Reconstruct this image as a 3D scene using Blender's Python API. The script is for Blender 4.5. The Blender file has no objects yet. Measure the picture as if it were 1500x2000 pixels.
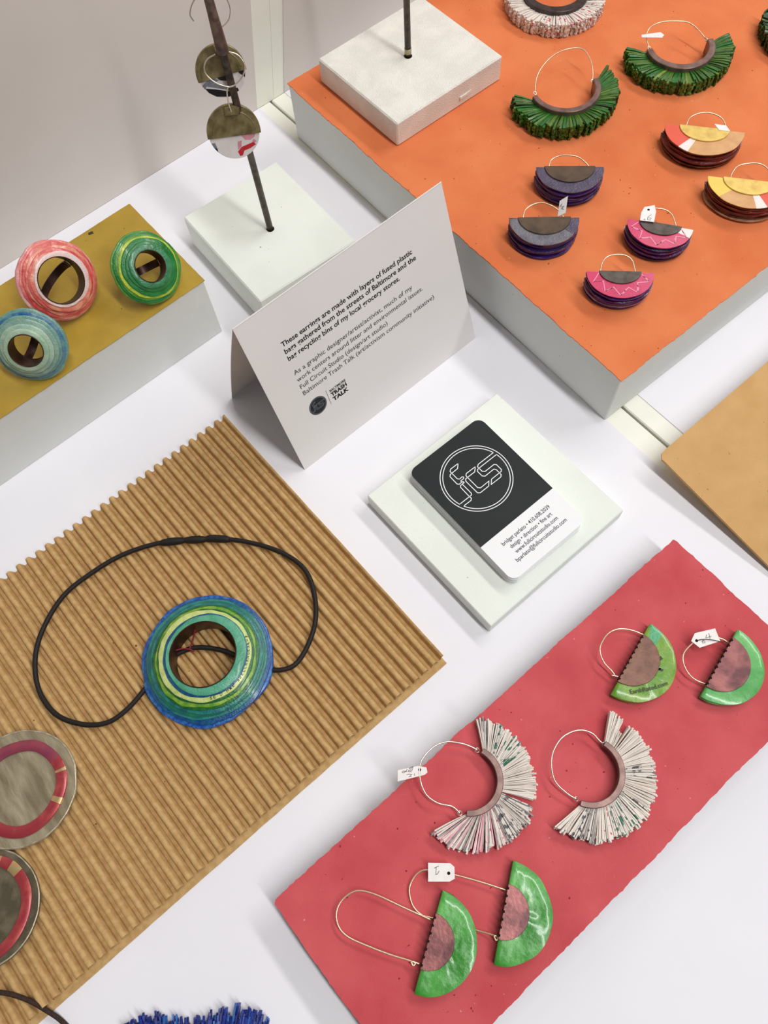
import bpy, math, random
from mathutils import Matrix, Vector, noise
random.seed(11)

# ------------------------------------------------------------------ camera, world, lamps, exposure
# all lengths below are in millimetres; MM turns them into scene metres
MM = 0.001
scn = bpy.context.scene
col = scn.collection

cam_data = bpy.data.cameras.new('camera')
cam_data.sensor_fit = 'VERTICAL'
cam_data.sensor_height = 24.0
cam_data.sensor_width = 18.0
cam_data.lens = 1592.41 / 2000 * 24.0
cam_data.clip_start = 0.01
cam_data.clip_end = 20
cam = bpy.data.objects.new('camera', cam_data)
col.objects.link(cam)
cam.matrix_world = Matrix(((0.763022, 0.606239, -0.224214, 0),
                           (-0.644584, 0.687879, -0.333666, 0),
                           (-0.048049, 0.399119, 0.915639, 0.43377),
                           (0, 0, 0, 1)))
scn.camera = cam

world = bpy.data.worlds.new('room_light')
scn.world = world
world.use_nodes = True
world.node_tree.nodes['Background'].inputs[0].default_value = (1.0, 0.975, 0.95, 1)
world.node_tree.nodes['Background'].inputs[1].default_value = 0.13


def tube_lamp(name, loc, target, length, width, power, color):
    """fluorescent ceiling fixture running along the y axis, turned towards target"""
    d = bpy.data.lights.new(name, 'AREA')
    d.shape = 'RECTANGLE'
    d.size = length
    d.size_y = width
    d.energy = power
    d.color = color
    o = bpy.data.objects.new(name, d)
    col.objects.link(o)
    z = (Vector(loc) - Vector(target)).normalized()
    x = Vector((0, 1, 0))
    x = (x - z * x.dot(z)).normalized()
    m = Matrix((x, z.cross(x), z)).transposed().to_4x4()
    m.translation = Vector(loc)
    o.matrix_world = m
    return o


tube_lamp('side_tube_lamp', (1.65, 0.10, 1.64), (0.1, 0.15, 0), 1.6, 0.20, 19, (1.0, 0.98, 0.96))
tube_lamp('ceiling_tube_lamp', (0.52, -0.95, 2.7), (0.30, 0.10, 0), 2.8, 0.20, 57, (1.0, 0.99, 0.98))

scn.view_settings.view_transform = 'Standard'
scn.view_settings.look = 'None'
scn.view_settings.gamma = 1
scn.view_settings.exposure = 0.05
scn.view_settings.use_curve_mapping = False


# ------------------------------------------------------------------ materials
def lin(c):
    r = []
    for v in c[:3]:
        v /= 255.0
        r.append(v / 12.92 if v <= 0.04045 else ((v + 0.055) / 1.055) ** 2.4)
    return (*r, 1.0)


MATS = {}


def mat(name, c1, c2=None, rough=0.5, metal=0.0, vscale=120, contrast=(0.4, 0.6), bump=0.0, bscale=600,
        speck=None, coat=0.0, stretch=None, spec=0.5, detail=4, trans=0.0, speck2=None):
    """c1, c2: sRGB 0-255 mixed by noise (vscale per metre); speck=(colour, scale, threshold)"""
    if name in MATS:
        return MATS[name]
    m = bpy.data.materials.new(name)
    m.use_nodes = True
    nt = m.node_tree
    b = nt.nodes['Principled BSDF']
    b.inputs['Roughness'].default_value = rough
    b.inputs['Metallic'].default_value = metal
    b.inputs['Specular IOR Level'].default_value = spec
    if coat:
        b.inputs['Coat Weight'].default_value = coat
        b.inputs['Coat Roughness'].default_value = 0.12
    tc = nt.nodes.new('ShaderNodeTexCoord')
    mp = nt.nodes.new('ShaderNodeMapping')
    nt.links.new(tc.outputs['Object'], mp.inputs['Vector'])
    if stretch:
        mp.inputs['Scale'].default_value = stretch

    def noise_node(scale, det, vec=None):
        n = nt.nodes.new('ShaderNodeTexNoise')
        n.inputs['Scale'].default_value = scale
        n.inputs['Detail'].default_value = det
        nt.links.new((vec or mp).outputs['Vector'], n.inputs['Vector'])
        return n

    def ramp(src, lo, hi):
        r = nt.nodes.new('ShaderNodeMapRange')
        r.inputs['From Min'].default_value = lo
        r.inputs['From Max'].default_value = hi
        nt.links.new(src, r.inputs['Value'])
        return r.outputs['Result']

    def mix(fac, a, bcol):
        x = nt.nodes.new('ShaderNodeMix')
        x.data_type = 'RGBA'
        nt.links.new(fac, x.inputs[0])
        for sock, v in ((x.inputs[6], a), (x.inputs[7], bcol)):
            if isinstance(v, tuple):
                sock.default_value = v
            else:
                nt.links.new(v, sock)
        return x.outputs[2]

    colour = lin(c1)
    if c2:
        n = noise_node(vscale, detail)
        colour = mix(ramp(n.outputs['Fac'], *contrast), colour, lin(c2))
    for sp in (speck, speck2):
        if sp:
            n = noise_node(sp[1], 1)
            colour = mix(ramp(n.outputs['Fac'], sp[2], sp[2] + 0.03), colour, lin(sp[0]))
    if isinstance(colour, tuple):
        b.inputs['Base Color'].default_value = colour
    else:
        nt.links.new(colour, b.inputs['Base Color'])
    if bump:
        n = noise_node(bscale, 5)
        bp = nt.nodes.new('ShaderNodeBump')
        bp.inputs['Strength'].default_value = bump
        bp.inputs['Distance'].default_value = 0.001
        nt.links.new(n.outputs['Fac'], bp.inputs['Height'])
        nt.links.new(bp.outputs['Normal'], b.inputs['Normal'])
    MATS[name] = m
    return m


# papers, boards, paint
white_paper = mat('white_paper', (237, 236, 241), (233, 232, 238), rough=0.75, vscale=9, spec=0.2)
wall_paper = mat('wall_paper', (222, 214, 208), (215, 207, 201), rough=0.8, vscale=6, spec=0.2)
cream_board = mat('cream_board', (241, 241, 229), (236, 236, 224), rough=0.5, vscale=12)
white_paint = mat('white_paint', (233, 238, 230), (229, 234, 226), rough=0.6, vscale=30, bump=0.12, bscale=900,
                  speck=((150, 150, 142), 380, 0.795), spec=0.3)
rough_paint = mat('rough_paint', (240, 237, 228), (230, 227, 218), rough=0.7, vscale=60, bump=0.6, bscale=1400,
                  speck=((150, 120, 105), 230, 0.82), spec=0.3)
block_side = mat('block_side', (224, 226, 222), (220, 222, 218), rough=0.65, vscale=20, bump=0.08, bscale=1600,
                 speck=((120, 112, 104), 330, 0.80), spec=0.3)
orange_paper = mat('orange_paper', (226, 130, 82), (214, 115, 70), rough=0.85, vscale=30, contrast=(0.35, 0.7), bump=0.25,
                   bscale=1800, speck=((160, 72, 40), 420, 0.765), speck2=((238, 165, 120), 500, 0.79), spec=0.15)
pink_paper = mat('pink_paper', (208, 94, 98), (194, 78, 84), rough=0.85, vscale=35, contrast=(0.35, 0.7), bump=0.25,
                 bscale=1800, speck=((138, 44, 52), 420, 0.765), speck2=((226, 140, 140), 520, 0.79), spec=0.15)
gold_paper = mat('gold_paper', (184, 153, 58), (166, 135, 46), rough=0.35, vscale=40, contrast=(0.35, 0.7), bump=0.15,
                 bscale=500, speck=((92, 66, 20), 260, 0.765), spec=0.5)
kraft_paper = mat('kraft_paper', (206, 164, 106), (194, 151, 92), rough=0.6, vscale=45, contrast=(0.35, 0.7), bump=0.15,
                  bscale=700, speck=((150, 110, 60), 300, 0.77), spec=0.3)
corrugated_paper = mat('corrugated_paper', (198, 163, 111), (184, 147, 96), rough=0.8, vscale=300, bump=0.2, bscale=2500,
                       speck=((110, 74, 40), 330, 0.78), spec=0.2)
grey_board = mat('grey_board', (140, 120, 104), (120, 102, 88), rough=0.9, vscale=300)
card_white = mat('card_white', (240, 241, 243), rough=0.45, spec=0.3)
sign_white = mat('sign_white', (228, 224, 221), (224, 220, 218), rough=0.6, vscale=10, spec=0.2)
ink_black = mat('ink_black', (20, 20, 20), rough=0.5, spec=0.2)
ink_grey = mat('ink_grey', (62, 62, 62), rough=0.5, spec=0.2)
ink_text = mat('ink_text', (84, 84, 88), rough=0.5, spec=0.2)
pencil = mat('pencil', (120, 114, 116), rough=0.6, spec=0.2)
card_black = mat('card_black', (32, 37, 38), (28, 33, 35), rough=0.55, vscale=40, spec=0.3)
logo_navy = mat('logo_navy', (22, 26, 32), rough=0.5, spec=0.3)
logo_line_grey = mat('logo_line_grey', (112, 116, 120), rough=0.5)
tag_paper = mat('tag_paper', (243, 239, 236), (238, 233, 230), rough=0.6, vscale=200, spec=0.2)
# metals
steel = mat('steel', (96, 86, 78), (70, 62, 56), rough=0.42, metal=0.8, vscale=250)
sleeve_metal = mat('sleeve_metal', (124, 106, 96), (92, 78, 70), rough=0.5, metal=0.7, vscale=250)
brass_tape = mat('brass_tape', (176, 166, 130), rough=0.45, metal=0.4)
gold_wire = mat('gold_wire', (232, 208, 176), rough=0.3, metal=0.75)
silver_wire = mat('silver_wire', (222, 212, 196), rough=0.28, metal=0.85)
copper = mat('copper', (122, 88, 74), (106, 76, 64), rough=0.42, metal=0.5, vscale=200, bump=0.08)
copper_red = mat('copper_red', (150, 94, 92), (98, 60, 62), rough=0.38, metal=0.5, vscale=130, contrast=(0.35, 0.65), bump=0.1)
copper_dark = mat('copper_dark', (84, 60, 50), (60, 42, 36), rough=0.4, metal=0.75, vscale=150)
crescent_metal = mat('crescent_metal', (136, 108, 100), (110, 86, 80), rough=0.38, metal=0.5, vscale=140)
crescent_dark = mat('crescent_dark', (84, 74, 72), (70, 60, 60), rough=0.4, metal=0.7, vscale=140)
bronze_dark = mat('bronze_dark', (98, 80, 64), (74, 60, 48), rough=0.45, metal=0.5, vscale=120, contrast=(0.35, 0.65))
gunmetal = mat('gunmetal', (96, 88, 84), (78, 68, 62), rough=0.5, metal=0.6, vscale=160)
brass = mat('brass', (220, 188, 100), (196, 160, 82), rough=0.45, metal=0.3, vscale=170, contrast=(0.4, 0.7))
bronze = mat('bronze', (158, 144, 104), (116, 102, 66), rough=0.4, metal=0.55, vscale=180, contrast=(0.35, 0.65), bump=0.15)
old_silver = mat('old_silver', (184, 172, 146), (138, 126, 100), rough=0.45, metal=0.5, vscale=110, contrast=(0.35, 0.65), bump=0.2,
                 bscale=500, stretch=(1.6, 0.45, 1))
bright_silver = mat('bright_silver', (212, 202, 178), (176, 164, 136), rough=0.35, metal=0.5, vscale=300)
old_silver_dark = mat('old_silver_dark', (122, 112, 92), (94, 86, 68), rough=0.5, metal=0.5, vscale=120, bump=0.2)
enamel_red = mat('enamel_red', (158, 52, 60), (190, 84, 76), rough=0.35, metal=0.25, vscale=110, contrast=(0.5, 0.7), coat=0.3)
enamel_plum = mat('enamel_plum', (138, 58, 82), (158, 66, 80), rough=0.35, metal=0.25, vscale=110, coat=0.3)
enamel_gold = mat('enamel_gold', (214, 160, 110), (190, 180, 130), rough=0.3, metal=0.6, vscale=500)
black_rubber = mat('black_rubber', (30, 26, 24), rough=0.6, spec=0.3)
brown_cord_mat = mat('brown_cord_mat', (58, 36, 26), (44, 26, 20), rough=0.8, vscale=900, bump=0.4, bscale=3000)
red_thread = mat('red_thread', (130, 20, 34), rough=0.8)
dark_hole = mat('dark_hole', (40, 26, 26), rough=0.9, spec=0.1)


def plastic(name, c1, c2, vs=260, rough=0.28, bump=0.35, bs=900, con=(0.38, 0.66), coat=0.25):
    return mat(name, c1, c2, rough=rough, vscale=vs, contrast=con, bump=bump, bscale=bs, coat=coat, spec=0.5)


# ------------------------------------------------------------------ mesh helpers
XF = {}          # world matrix (millimetre space) of every thing that parents parts


def tag(o, label=None, cat=None, group=None, kind=None):
    if label:
        o['label'] = label
    if cat:
        o['category'] = cat
    if group:
        o['group'] = group
    if kind:
        o['kind'] = kind
    return o


def thing(name, label, cat, loc=(0, 0, 0), rotz=0.0, group=None, kind=None, basis=None):
    """an Empty at the thing's base; basis = (x axis, y axis, z axis) overrides rotz (degrees)"""
    o = bpy.data.objects.new(name, None)
    o.empty_display_size = 0.01
    col.objects.link(o)
    if basis:
        m = Matrix((basis[0], basis[1], basis[2])).transposed().to_4x4()
    else:
        m = Matrix.Rotation(math.radians(rotz), 4, 'Z')
    m.translation = Vector(loc)
    XF[o.name] = m
    w = m.copy()
    w.translation = Vector(loc) * MM
    o.matrix_world = w
    return tag(o, label, cat, group, kind)


def mk(name, verts, faces, mats, parent=None, midx=None, smooth=False, world=False):
    """verts in mm, in the parent's frame (or in world frame with world=True)"""
    me = bpy.data.meshes.new(name)
    if world and parent is not None:
        p = parent
        while p.name not in XF:
            p = p.parent
        inv = XF[p.name].inverted()
        verts = [inv @ Vector(v) for v in verts]
    me.from_pydata([(v[0] * MM, v[1] * MM, v[2] * MM) for v in verts], [], faces)
    ms = mats if isinstance(mats, (list, tuple)) else [mats]
    for m in ms:
        me.materials.append(m)
    if midx:
        me.polygons.foreach_set('material_index', midx)
    if smooth:
        me.polygons.foreach_set('use_smooth', [True] * len(me.polygons))
    me.update()
    o = bpy.data.objects.new(name, me)
    col.objects.link(o)
    if parent is not None:
        o.parent = parent
    return o


def smooth_angle(o, deg=40):
    me = o.data
    me.polygons.foreach_set('use_smooth', [True] * len(me.polygons))
    try:
        me.set_sharp_from_angle(angle=math.radians(deg))
    except Exception:
        pass
    return o


def box_vf(x0, y0, z0, x1, y1, z1, c=0.0):
    """box with all edges chamfered by c"""
    if c <= 0:
        v = [(x, y, z) for z in (z0, z1) for x, y in ((x0, y0), (x1, y0), (x1, y1), (x0, y1))]
        f = [(3, 2, 1, 0), (4, 5, 6, 7), (0, 1, 5, 4), (1, 2, 6, 5), (2, 3, 7, 6), (3, 0, 4, 7)]
        return v, f
    def ring(d, z):
        a, b, e, g = x0 + d, x1 - d, y0 + d, y1 - d
        q = c - d
        q = max(q, 0.0) * 0.999 + 0.001
        return [(a + q, e, z), (b - q, e, z), (b, e + q, z), (b, g - q, z), (b - q, g, z), (a + q, g, z), (a, g - q, z), (a, e + q, z)]
    v = ring(c, z0) + ring(0, z0 + c) + ring(0, z1 - c) + ring(c, z1)
    f = [tuple(range(7, -1, -1)), tuple(range(24, 32))]
    for k in range(3):
        for i in range(8):
            j = (i + 1) % 8
            f.append((k * 8 + i, k * 8 + j, k * 8 + 8 + j, k * 8 + 8 + i))
    return v, f


def box(name, x0, y0, z0, x1, y1, z1, m, parent=None, c=0.0):
    v, f = box_vf(x0, y0, z0, x1, y1, z1, c)
    return mk(name, v, f, m, parent)


def prism_vf(out, z0, z1, ch=0.0):
    """polygon extruded from z0 to z1; ch = chamfer of the top rim"""
    n = len(out)
    cx = sum(p[0] for p in out) / n
    cy = sum(p[1] for p in out) / n
    v = [(x, y, z0) for x, y in out] + [(x, y, z1 - ch) for x, y in out]
    f = [tuple(range(n - 1, -1, -1))]
    for i in range(n):
        j = (i + 1) % n
        f.append((i, j, n + j, n + i))
    top = n
    if ch > 0:
        for x, y in out:
            d = math.hypot(x - cx, y - cy) or 1
            s = max(0.0, 1 - ch / d)
            v.append((cx + (x - cx) * s, cy + (y - cy) * s, z1))
        for i in range(n):
            j = (i + 1) % n
            f.append((n + i, n + j, 2 * n + j, 2 * n + i))
        top = 2 * n
    f.append(tuple(range(top, top + n)))
    return v, f


def prism(name, out, z0, z1, m, parent=None, ch=0.0, world=False):
    v, f = prism_vf(out, z0, z1, ch)
    return mk(name, v, f, m, parent, world=world)


def ragged(pts, jit=0.5, step=2.2, seed=0):
    """closed outline with hand-torn edges"""
    r = random.Random(seed)
    res = []
    n = len(pts)
    for i in range(n):
        a = Vector(pts[i])
        b = Vector(pts[(i + 1) % n])
        L = (b - a).length
        k = max(1, int(L / step))
        d = (b - a) / L
        nn = Vector((-d.y, d.x))
        for j in range(k):
            t = j / k
            q = a + (b - a) * t + nn * (0.55 * jit * noise.noise((t * L * 0.07, seed * 3.1 + i, 0.5)) + jit * 0.5 * r.uniform(-0.5, 0.5))
            res.append((q.x, q.y))
    return res


def catmull(pts, k=6, closed=False):
    P = [Vector(p) for p in pts]
    n = len(P)
    res = []
    rng = n if closed else n - 1
    for i in range(rng):
        if closed:
            p0, p1, p2, p3 = P[(i - 1) % n], P[i], P[(i + 1) % n], P[(i + 2) % n]
        else:
            p0, p1, p2, p3 = P[max(i - 1, 0)], P[i], P[i + 1], P[min(i + 2, n - 1)]
        for j in range(k):
            t = j / k
            res.append(0.5 * ((2 * p1) + (p2 - p0) * t + (2 * p0 - 5 * p1 + 4 * p2 - p3) * t * t + (3 * p1 - p0 - 3 * p2 + p3) * t ** 3))
    if not closed:
        res.append(P[-1])
    return res


def tube_vf(path, r, seg=8, closed=False, radii=None):
    P = [Vector(p) for p in path]
    n = len(P)
    v, f = [], []
    last = None
    for i, p in enumerate(P):
        if closed:
            t = P[(i + 1) % n] - P[i - 1]
        else:
            t = P[min(i + 1, n - 1)] - P[max(i - 1, 0)]
        t.normalize()
        if last is None:
            u = t.cross(Vector((0, 0, 1)))
            if u.length < 1e-3:
                u = t.cross(Vector((1, 0, 0)))
        else:
            u = last - t * last.dot(t)
        u.normalize()
        last = u
        w = t.cross(u)
        rr = radii[i] if radii else r
        for s in range(seg):
            a = 2 * math.pi * s / seg
            q = p + (u * math.cos(a) + w * math.sin(a)) * rr
            v.append(tuple(q))
    m = n if closed else n - 1
    for i in range(m):
        j = (i + 1) % n
        for s in range(seg):
            s2 = (s + 1) % seg
            f.append((i * seg + s, i * seg + s2, j * seg + s2, j * seg + s))
    if not closed:
        f.append(tuple(range(seg - 1, -1, -1)))
        f.append(tuple(range((n - 1) * seg, n * seg)))
    return v, f


def tube(name, pts, r, m, parent=None, k=6, seg=8, world=False, closed=False, radii=None):
    path = catmull(pts, k, closed) if k > 1 else pts
    v, f = tube_vf(path, r, seg, closed, radii)
    return mk(name, v, f, m, parent, smooth=True, world=world)


def ribbon_vf(pts, w, z, closed=False, zt=0.02):
    """flat printed stroke of width w in the xy plane at height z"""
    P = [Vector(p[:2]) for p in pts]
    n = len(P)
    v, f = [], []
    for i in range(n):
        a = P[(i - 1) % n] if (closed or i > 0) else None
        b = P[(i + 1) % n] if (closed or i < n - 1) else None
        d1 = (P[i] - a).normalized() if a is not None else None
        d2 = (b - P[i]).normalized() if b is not None else None
        d = (d1 + d2) if (d1 is not None and d2 is not None) else (d1 if d1 is not None else d2)
        if d.length < 1e-4:
            d = d1
        d.normalize()
        nn = Vector((-d.y, d.x))
        s = 1.0
        if d1 is not None and d2 is not None:
            c = max(0.45, nn.dot(Vector((-d1.y, d1.x))))
            s = 1 / c
        for sg in (1, -1):
            q = P[i] + nn * (sg * w / 2 * s)
            v.append((q.x, q.y, z))
    m = n if closed else n - 1
    for i in range(m):
        j = (i + 1) % n
        f.append((2 * i + 1, 2 * j + 1, 2 * j, 2 * i))
    return v, f


def merge(parts):
    V, F = [], []
    for v, f in parts:
        o = len(V)
        V += list(v)
        F += [tuple(i + o for i in q) for q in f]
    return V, F


def text_vf(s, x0, y0, width, height, bold=0.0, z=0.0):
    """outline letters as flat faces: left end x0, baseline y0, fitted to width, capital height"""
    cu = bpy.data.curves.new('lettering', 'FONT')
    cu.body = s
    cu.size = 1.0
    cu.offset = bold
    cu.resolution_u = 3
    ob = bpy.data.objects.new('lettering', cu)
    col.objects.link(ob)
    dg = bpy.context.evaluated_depsgraph_get()
    me = bpy.data.meshes.new_from_object(ob.evaluated_get(dg))
    vs = [tuple(q.co) for q in me.vertices]
    fs = [tuple(p.vertices) for p in me.polygons]
    bpy.data.objects.remove(ob)
    bpy.data.curves.remove(cu)
    bpy.data.meshes.remove(me)
    xs = [q[0] for q in vs]
    a, b = min(xs), max(xs)
    sy = height / 0.70
    return [(x0 + (q[0] - a) / (b - a) * width, y0 + q[1] * sy, z) for q in vs], fs


def arc(cx, cy, r, a0, a1, n=24):
    return [(cx + r * math.cos(math.radians(a0 + (a1 - a0) * i / n)), cy + r * math.sin(math.radians(a0 + (a1 - a0) * i / n))) for i in range(n + 1)]


def nz(x, y=0.0, z=0.0):
    return noise.noise((x, y, z))

# ------------------------------------------------------------------ the setting: table boards, back wall, lining papers
floor = thing('floor', 'cream painted table boards showing in a strip between the white papers', None, (0, 0, -0.5), kind='structure')
for x0, x1 in ((-900, 259.2), (260.8, 1500)):
    box('board', x0, -900, -12, x1, 473, 0, cream_board, floor, c=0.7)
box('leak_blocker', -900, -900, -16, 1500, 473, -12.2, grey_board, floor)  # added slab below the boards, stops light leaking up through the groove

wall = thing('wall_back', 'cream wall boards meeting in a seam behind the table', None, (0, 472.6, 0), kind='structure')
for pts in (((-900, 0), (262.92, 0), (317.5, 330), (317.5, 700), (-900, 700)), ((263.08, 0), (1500, 0), (1500, 700), (317.66, 700), (317.66, 330))):
    v, f = prism_vf([(p[0], p[1]) for p in pts], 0, 10)
    mk('board', [(x, z, y - 0.5) for x, y, z in v], [tuple(reversed(q)) for q in f], cream_board, wall)
box('backing', -900, 10.2, -0.5, 1500, 14, 700, grey_board, wall)


def lining(name, pts, label, wallside=False):
    t = thing(name, label, 'paper', (0, 472.5 if wallside else 0, -0.5 if not wallside else 0))
    if wallside:
        v, f = prism_vf(pts, 0, 0.5)
        mk('sheet', [(x, -z, y) for x, y, z in v], f, wall_paper, t)
    else:
        prism('sheet', pts, 0, 0.5, white_paper, t)
    return t


lining('paper_sheet', [(-900, -900), (231.5, -900), (244.4, -7), (245.8, 76), (246.0, 115), (249.3, 471.9), (-900, 471.9)],
       'white paper sheet lining the table under the tent card and cardboard')
lining('paper_sheet', [(272.6, -900), (1500, -900), (1500, 471.9), (273.0, 471.9)],
       'white paper sheet lining the table between orange block and kraft board')
lining('paper_sheet', [(-900, 0.1), (247.2, 0.1), (260, 78), (300, 320), (300, 690), (-900, 690)],
       'pale grey paper sheet covering the wall behind the gold block', True)
lining('paper_sheet', [(272.8, 0.1), (1500, 0.1), (1500, 690), (345, 690), (345, 390), (285, 66)],
       'pale grey paper sheet covering the wall behind the orange block', True)

# ------------------------------------------------------------------ display blocks
OZ = 44.6
t = thing('display_block', 'large white block topped with orange handmade paper', 'block', (245.0, 116.0, 0), -1.3)
box('body', 0, 0, 0, 433, 313, 44.0, block_side, t, c=0.6)
prism('paper_top', ragged([(-0.6, -0.6), (433.4, -0.4), (433.4, 313.6), (-0.6, 313.4)], 1.2, 2.0, 3), 44.02, 44.6, orange_paper, t)

t = thing('display_block', 'long white block topped with gold paper under the three rings', 'block', (-235.7, 323.4, 0), 0.41)
box('body', 0, 0, 0, 346, 81.2, 49.2, block_side, t, c=0.5)
prism('paper_top', ragged([(0, -0.3), (346.6, -0.3), (346.6, 81.6), (0, 81.6)], 0.45, 3.0, 5), 49.22, 49.7, gold_paper, t)
v, f = prism_vf(ragged([(313.5, 77.5), (316.6, 76.4), (317.2, 78.6), (314.4, 79.4)], 0.5, 0.8, 9), 49.7, 49.78)
mk('smudge', v, f, mat('smudge', (62, 58, 30), rough=0.8), t)

t = thing('jewellery_stand', 'white square block with a tall steel rod carrying two disc earrings', 'stand', (133.7, 308.5, 0), -2.28)
box('base', 0, 0, 0, 75, 89.8, 26, white_paint, t, c=0.9)
rod_a, rod_b = Vector((173.8, 350.6, 22)), Vector((172.0, 353.7, 205))
tube('rod', [rod_a, rod_b], 2.05, steel, t, k=1, seg=16, world=True)


def rod_at(z):
    s = (z - 26) / 152.0
    return Vector((173.8 - 1.5 * s, 350.6 + 2.6 * s, z))


tube('sleeve', [rod_at(151), rod_at(160), rod_at(172), rod_at(186)], 3, sleeve_metal, t, k=1, seg=16, world=True, radii=[3.3, 3.0, 2.5, 2.2])
tube('hole_rim', [rod_at(25.95), rod_at(26.15)], 2.6, dark_hole, t, k=1, seg=16, world=True)

t = thing('jewellery_stand', 'white plaster block with a thin rod standing on the orange paper', 'stand', (268.4, 333.0, OZ), -0.54)
box('base', 0, 0, 0, 90.1, 81.2, 17.6, rough_paint, t, c=0.9)
tube('rod', [(313.7, 374.5, 58), (313.4, 374.9, 240)], 2.1, steel, t, k=1, seg=16, world=True)
tube('tape_band', [(313.7, 374.5, 64.5), (313.7, 374.5, 68)], 2.3, brass_tape, t, k=1, seg=16, world=True)
tube('hole_rim', [(313.7, 374.5, 62.15), (313.7, 374.5, 62.35)], 2.7, dark_hole, t, k=1, seg=16, world=True)
v, f = prism_vf([(53, -0.9), (58, -0.7), (63.5, -0.2), (64, 0.3), (53.5, 0.3)], 5.2, 7.2, 0.3)
mk('paint_drip', v, f, rough_paint, t)

t = thing('card_plinth', 'thin white square plate under the stack of business cards', 'plinth', (103.3, 66.0, 0), 0.2)
box('plate', 0, 0, 0, 101.6, 102.3, 11.0, white_paint, t, c=0.5)

# ------------------------------------------------------------------ business cards
CW, CH, CT = 54.1, 86.0, 0.43


def card_outline(r=5.0):
    o = []
    for cx, cy, a in ((CW - r, r, -90), (CW - r, CH - r, 0), (r, CH - r, 90), (r, r, 180)):
        o += arc(cx, cy, r, a, a + 90, 8)
    return o


LG = dict(
    S=[(44.5, 63.56), (33.08, 63.67), (31.69, 62.81), (31.7, 59.0), (32.88, 57.83), (39.63, 57.79), (40.62, 56.82), (40.59, 52.74),
       (39.69, 51.88), (32.32, 51.9), (29.96, 49.6), (37.1, 49.5), (38.3, 50.4), (38.4, 54.65), (37.5, 55.68), (30.9, 55.67),
       (29.76, 56.8), (29.7, 60.54), (30.52, 61.52), (31.9, 61.6), (44.74, 61.52)],
    C=[(30.73, 63.65), (24.1, 63.79), (22.97, 62.89), (22.98, 53.1), (24.02, 51.96), (30.45, 52.0), (28.18, 49.8), (21.9, 49.8),
       (20.75, 50.8), (20.63, 60.35), (21.48, 61.49), (23.0, 61.54), (28.36, 61.46), (30.73, 63.65)],
    f1=[(24.78, 71.53), (19.32, 71.65), (18.05, 70.75), (18.05, 64.6), (18.9, 63.7), (20.95, 63.8), (21.5, 63.1), (20.8, 62.4),
        (18.6, 62.4), (18.5, 61.4), (19.4, 61.2), (19.4, 60.4), (16.6, 60.3), (15.95, 59.67), (15.78, 52.01), (8.98, 52.07)],
    f2=[(24.78, 71.53), (22.47, 69.31), (16.9, 69.25), (15.88, 68.3), (15.81, 62.3), (16.64, 61.4), (18.5, 61.4)],
    f3=[(17.94, 60.3), (17.99, 52.93), (17.36, 51.99), (15.78, 52.01), (16.0, 50.6), (14.91, 49.7), (9.94, 49.85)])


def logo_vf(cx, cy, s, w, z):
    """round emblem of three outlined letters inside a double ring"""
    P = []
    P.append(ribbon_vf(arc(cx, cy, 20.4 * s, 0, 360, 72)[:-1], w, z, True))
    P.append(ribbon_vf(arc(cx, cy, 18.85 * s, 17.2, 198.6, 48), w, z))
    P.append(ribbon_vf(arc(cx, cy, 18.85 * s, 206, 371, 48), w, z))
    for k in LG:
        P.append(ribbon_vf([(cx + (x - 26.5) * s, cy + (y - 58.0) * s) for x, y in LG[k]], w, z))
    return merge(P)


ca = math.radians(-0.47)
N_CARDS = 20
for i in range(N_CARDS):
    top = i == N_CARDS - 1
    jx, jy, jr = (0, 0, 0) if top else (*((random.uniform(-.3, .3), random.uniform(-.35, .35), random.uniform(-.25, .25)) if i < 15 else (random.uniform(-.1, .05), random.uniform(-.1, .1), 0)),)
    t = thing('business_card',
              'uppermost business card of the stack, black with a round white outlined logo' if top else
              'white rounded business card lying under the top card of the stack', 'card',
              (126.9 + jx, 74.7 + jy, 11.0 + i * CT + 0.02), -0.47 + jr, 'business cards in the stack')
    prism('body', card_outline(), 0, CT - 0.03, card_white, t)
    if top or i > 14:
        oo = [(x, y) for x, y in card_outline() if y > 30]
        pan = prism('black_panel', [(0, 25.6), (CW, 25.6)] + oo, CT - 0.03, CT - 0.01, card_black, t)
    if top:
        v, f = logo_vf(26.5, 58.0, 1.0, 0.46, CT + 0.03)
        tag(mk('logo', v, f, card_white, pan), 'white outlined round logo')
        lines = [('bridget parlato • 410.608.2039', 10.0, 18.1, 35.0), ('design • direction • fine art', 12.4, 14.2, 30.4),
                 ('www.fullcircuitstudio.com', 12.5, 10.4, 31.0), ('bparlato@fullcircuitstudio.com', 9.4, 6.5, 37.0)]
        V = [text_vf(s, x, y, w, 2.35, 0.012, CT + 0.03) for s, x, y, w in lines]
        v, f = merge(V)
        tag(mk('lettering', v, f, ink_text, t), 'small grey contact lines')

# ------------------------------------------------------------------ folded tent sign
TL = Vector((88.0, 245.0, 104.5))
TU = Vector((138.7, 1.6, 0)).normalized()
TV = (Vector((86.9, 210.2, 0)) - TL)
TV = (TV - TU * TV.dot(TU)).normalized()
TN = -TU.cross(TV)
t = thing('tent_sign', 'white folded tent card printed with black text standing behind the business cards', 'sign', (157, 245, 0))


def panel(u, v, d=0.0):
    return tuple(TL + TU * u + TV * v + TN * d)


W_, H_ = 139.6, 110.0
nU, nV = 14, 10


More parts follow.
